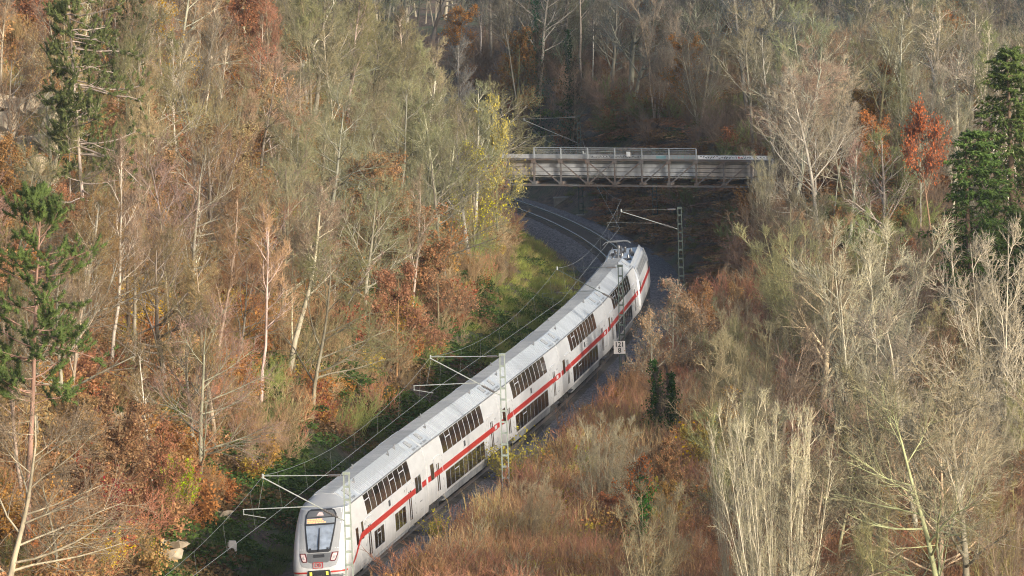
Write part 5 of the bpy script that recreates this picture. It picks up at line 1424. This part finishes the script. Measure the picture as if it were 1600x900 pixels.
_rs = shrub(93, 2.2, 12, .8, (7, 5), leaves=1300, lsize=.14); rs_l = _rs[2]; rs_t = _rs[1]
wd_a = weeds(94, 2.0); wd_b = weeds(95, 2.6, 60, 1.0, side=9); gr = grass_tuft(96); lm = leaf_mound(97)
left = lambda u, v, y, d, s, x, rng: (d < -10.5 + 2.5 * rng.random(len(d))) & (y < 560)
lowl = lambda u, v, y, d, s, x, rng: (d < -4.8) & (d > -14) & (s < 130)
back = lambda u, v, y, d, s, x, rng: (np.abs(d) > 7) & (y > 470) & ((d > 0) | (y > 530))
near = lambda u, v, y, d, s, x, rng: (d > 4.3) & (y < 475)
J = [('brown_thicket', 'tangle of leafless brown twigs covering the left slope', 'thicket', tw_a, (2600, -62, 5, 300, 560, 1, left, (1.2, 3.0), 2.4), (.31, .225, .14)),
     ('tan_thicket', 'tangle of leafless tan twigs covering the left slope', 'thicket', tw_b, (2200, -62, 5, 300, 560, 2, left, (1.2, 2.8), 2.4), (.40, .32, .20)),
     ('russet_thicket', 'reddish brown leafless scrub in patches on the left slope', 'thicket', tw_b, (3200, -62, 5, 300, 560, 31, lambda u, v, y, d, s, x, rng: left(u, v, y, d, s, x, rng) & patch(x, y, .21, 1.9, .0), (1.2, 2.8), 2.4), (.38, .22, .145)),
     ('mossy_thicket', 'greenish mossy scrub in patches on the left slope', 'thicket', tw_a, (2600, -62, 5, 300, 560, 32, lambda u, v, y, d, s, x, rng: left(u, v, y, d, s, x, rng) & patch(x, y, .19, 3.3, .15), (1.0, 2.6), 2.4), (.25, .265, .11)),
     ('mossy_bank_scrub', 'greenish scrub in patches on the right bank by the bridge', 'thicket', tw_a, (1500, 8, 60, 430, 600, 33, lambda u, v, y, d, s, x, rng: back(u, v, y, d, s, x, rng) & patch(x, y, .16, .8, .0), (1.0, 2.4), 2.4), (.20, .225, .10)),
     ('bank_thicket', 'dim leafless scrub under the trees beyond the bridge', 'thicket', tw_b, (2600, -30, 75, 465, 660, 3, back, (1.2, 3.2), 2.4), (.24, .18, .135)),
     ('reddish_scrub', 'reddish brown leafless scrub right of the train', 'thicket', tw_a, (2900, -12, 48, 305, 470, 4, near, (1.2, 3.4), 2.4), (.37, .215, .145)),
     ('olive_scrub', 'greyish leafless scrub right of the train', 'thicket', tw_b, (800, -12, 48, 305, 470, 5, near, (1.2, 3.0), 2.4), (.36, .31, .21)),
     ('dry_stalks', 'tall dry tan stalks between the train and the lower right wood', 'dry weeds', wd_a, (1100, -12, 34, 305, 440, 6, lambda u, v, y, d, s, x, rng: near(u, v, y, d, s, x, rng) & (d < 15 + 5 * rng.random(len(d))), (1.4, 3.2), 2.0), (.48, .35, .20)),
     ('brown_stalks', 'tall reddish dry stalks beside the ballast right of the train', 'dry weeds', wd_b, (1600, -12, 34, 305, 440, 7, near, (1.4, 3.2), 2.6), (.36, .22, .14))]
for nm, lab, cat, me, a, c in J:
    pts, ro, sc = field(*a); scatter(nm, lab, cat, me, pts, ro, sc, c); print(nm, len(pts))
def two(nm, lab, cat, a, c, me=rs_l):
    pts, ro, sc = field(*a); scatter(nm, lab, cat, me, pts, ro, sc, c); print(nm, len(pts))
two('rust_leaves', 'rust-brown leaves still hanging on the low scrub of the left slope', 'foliage', (2600, -62, 5, 300, 560, 11, lambda u, v, y, d, s, x, rng: left(u, v, y, d, s, x, rng) & patch(x, y, .25, .4, .1), (1.2, 2.8), 2.2), (.44, .24, .12))
two('red_leaves', 'reddish leaves still hanging on the low scrub of the left slope', 'foliage', (1500, -62, 5, 300, 560, 12, lambda u, v, y, d, s, x, rng: left(u, v, y, d, s, x, rng) & patch(x, y, .22, 2.4, .35), (1.2, 2.6), 2.2), (.36, .17, .11))
two('orange_leaves', 'orange-tan leaves on scrub at the upper left around the pale rock', 'foliage', (1300, -62, -15, 300, 480, 13, lambda u, v, y, d, s, x, rng: left(u, v, y, d, s, x, rng) & (u < 330), (1.2, 2.8), 2.2), (.46, .29, .17))
two('yellow_leaves', 'scattered yellowish leaves on the scrub right of the train', 'foliage', (1300, -12, 34, 305, 450, 14, lambda u, v, y, d, s, x, rng: near(u, v, y, d, s, x, rng) & (d < 17), (1., 2.2), 2.2), (.46, .36, .10))
two('brown_leaves', 'brown leaves on the rounded scrub right of the train', 'foliage', (1900, -12, 34, 305, 450, 26, near, (1., 2.4), 2.2), (.38, .22, .115))
two('green_leaves', 'dull green leaves on the scrub right of the train', 'foliage', (420, -12, 40, 305, 450, 27, lambda u, v, y, d, s, x, rng: near(u, v, y, d, s, x, rng) & patch(x, y, .3, .9, .2), (.8, 2.), 2.2), (.20, .22, .07))
two('golden_leaves', 'golden brown leaves on the scrub of the left slope', 'foliage', (1500, -62, 5, 300, 560, 28, lambda u, v, y, d, s, x, rng: left(u, v, y, d, s, x, rng) & patch(x, y, .23, 5.2, .2), (1., 2.4), 2.2), (.46, .32, .12))
two('olive_leaves', 'dull green leaves low on the left slope', 'foliage', (900, -62, 5, 300, 560, 15, lambda u, v, y, d, s, x, rng: left(u, v, y, d, s, x, rng) & patch(x, y, .2, 4.4, .3), (.9, 2.), 2.2), (.13, .145, .05))
two('ivy_ground', 'dark ivy patches between the trees of the left slope', 'ivy', (2600, -62, 5, 300, 560, 25, lambda u, v, y, d, s, x, rng: left(u, v, y, d, s, x, rng) & patch(x, y, .17, 5.9, .35), (.5, 1.6), .6, (.5, .9)), (.06, .085, .03), lm)
two('brown_bank_leaves', 'brown leaves on the scrub of the bank beyond the bridge', 'foliage', (500, -10, 70, 465, 640, 16, back, (1., 2.4), 2.2), (.28, .16, .09))
two('bramble', 'dark green bramble and ivy on the shaded slope foot left of the train', 'bramble', (5200, -40, 8, 300, 520, 17, lambda u, v, y, d, s, x, rng: (d < -4.9) & (d > -15) & (s < 132) & ((s < 112) | (d < -7.5)) & (patch(x, y, .3, 1.1, -.4) | (d > -7)), (.35, .9), .6, (1., 1.8)), (.085, .125, .043), lm)
two('verge_bramble', 'fresh green bramble on the embankment left of the last coaches', 'bramble', (1800, -12, 8, 400, 520, 29, lambda u, v, y, d, s, x, rng: (d < -4.6) & (d > -9) & (s > 70) & (s < 150) & patch(x, y, .45, 1.3, -.1), (.3, .8), .6, (1., 1.7)), (.11, .155, .05), lm)
two('brown_bramble', 'withered brown bramble at the slope foot left of the train', 'bramble', (3200, -40, 8, 300, 520, 18, lambda u, v, y, d, s, x, rng: (d < -4.9) & (d > -16) & (s < 140) & ((s < 108) | (d < -8)) & patch(x, y, .3, 3.1, -.3), (.35, .9), .6, (1., 1.8)), (.19, .13, .075), lm)
two('fallen_leaves', 'brown fallen leaves on the bank under the bridge and right of the locomotive', 'leaf litter', (3000, 8, 40, 430, 600, 30, lambda u, v, y, d, s, x, rng: (d > 4.9) & (d < 22) & (s > 112), (.12, .3), .6, (4., 7.), None, .02), (.30, .175, .10), lm)
two('leaf_cover', 'low green leaves on the bank under and beyond the bridge', 'ground cover', (900, -8, 60, 440, 640, 19, lambda u, v, y, d, s, x, rng: (np.abs(d) > 5.3) & (np.abs(d) < 24) & patch(x, y, .25, .7, .2), (.3, .7), .6, (1., 1.8)), (.12, .15, .055), lm)
two('verge_grass', 'green grass on the embankment left of the track by the locomotive', 'grass', (4200, -10, 12, 420, 575, 20, lambda u, v, y, d, s, x, rng: (d < -4.1) & (d > -9.2) & (s > 108), (.25, .55), .45, (1., 1.5)), (.32, .34, .12), gr)
two('withered_grass', 'straw-coloured withered grass mixed into the verge left of the track', 'grass', (2600, -10, 12, 420, 575, 23, lambda u, v, y, d, s, x, rng: (d < -4.1) & (d > -10) & (s > 110) & patch(x, y, .5, 2.2, -.2), (.25, .6), .45, (1., 1.5)), (.36, .31, .15), gr)
two('front_grass', 'dark mossy grass in front of the train on the left', 'grass', (3000, -40, 0, 300, 400, 21, lambda u, v, y, d, s, x, rng: (d < -4.3) & (d > -9), (.2, .5), .45, (1., 1.5)), (.13, .15, .055), gr)
two('bank_grass', 'pale grass along the ballast edge under the bridge', 'grass', (1500, -5, 30, 440, 580, 22, lambda u, v, y, d, s, x, rng: (d > 5.0) & (d < 9.5), (.2, .45), .45, (1., 1.5)), (.20, .19, .075), gr)

# ------------------------------------------------------------------ haze
def haze():
    mb = MB(); mb.box((-440, -100, -6), (440, 1520, 118)); o = mb.build('haze', None); o['kind'] = 'stuff'
    tag(o, 'thin bluish autumn haze filling the valley', 'haze')
    m = bpy.data.materials.new('thin_haze'); m.use_nodes = True; t = m.node_tree; t.nodes.remove(t.nodes['Principled BSDF'])
    v = t.nodes.new('ShaderNodeVolumePrincipled'); v.inputs['Color'].default_value = (.72, .84, 1., 1); v.inputs['Density'].default_value = .000045
    v.inputs['Anisotropy'].default_value = 0.
    t.links.new(v.outputs[0], t.nodes['Material Output'].inputs['Volume']); o.data.materials.append(m)
haze()
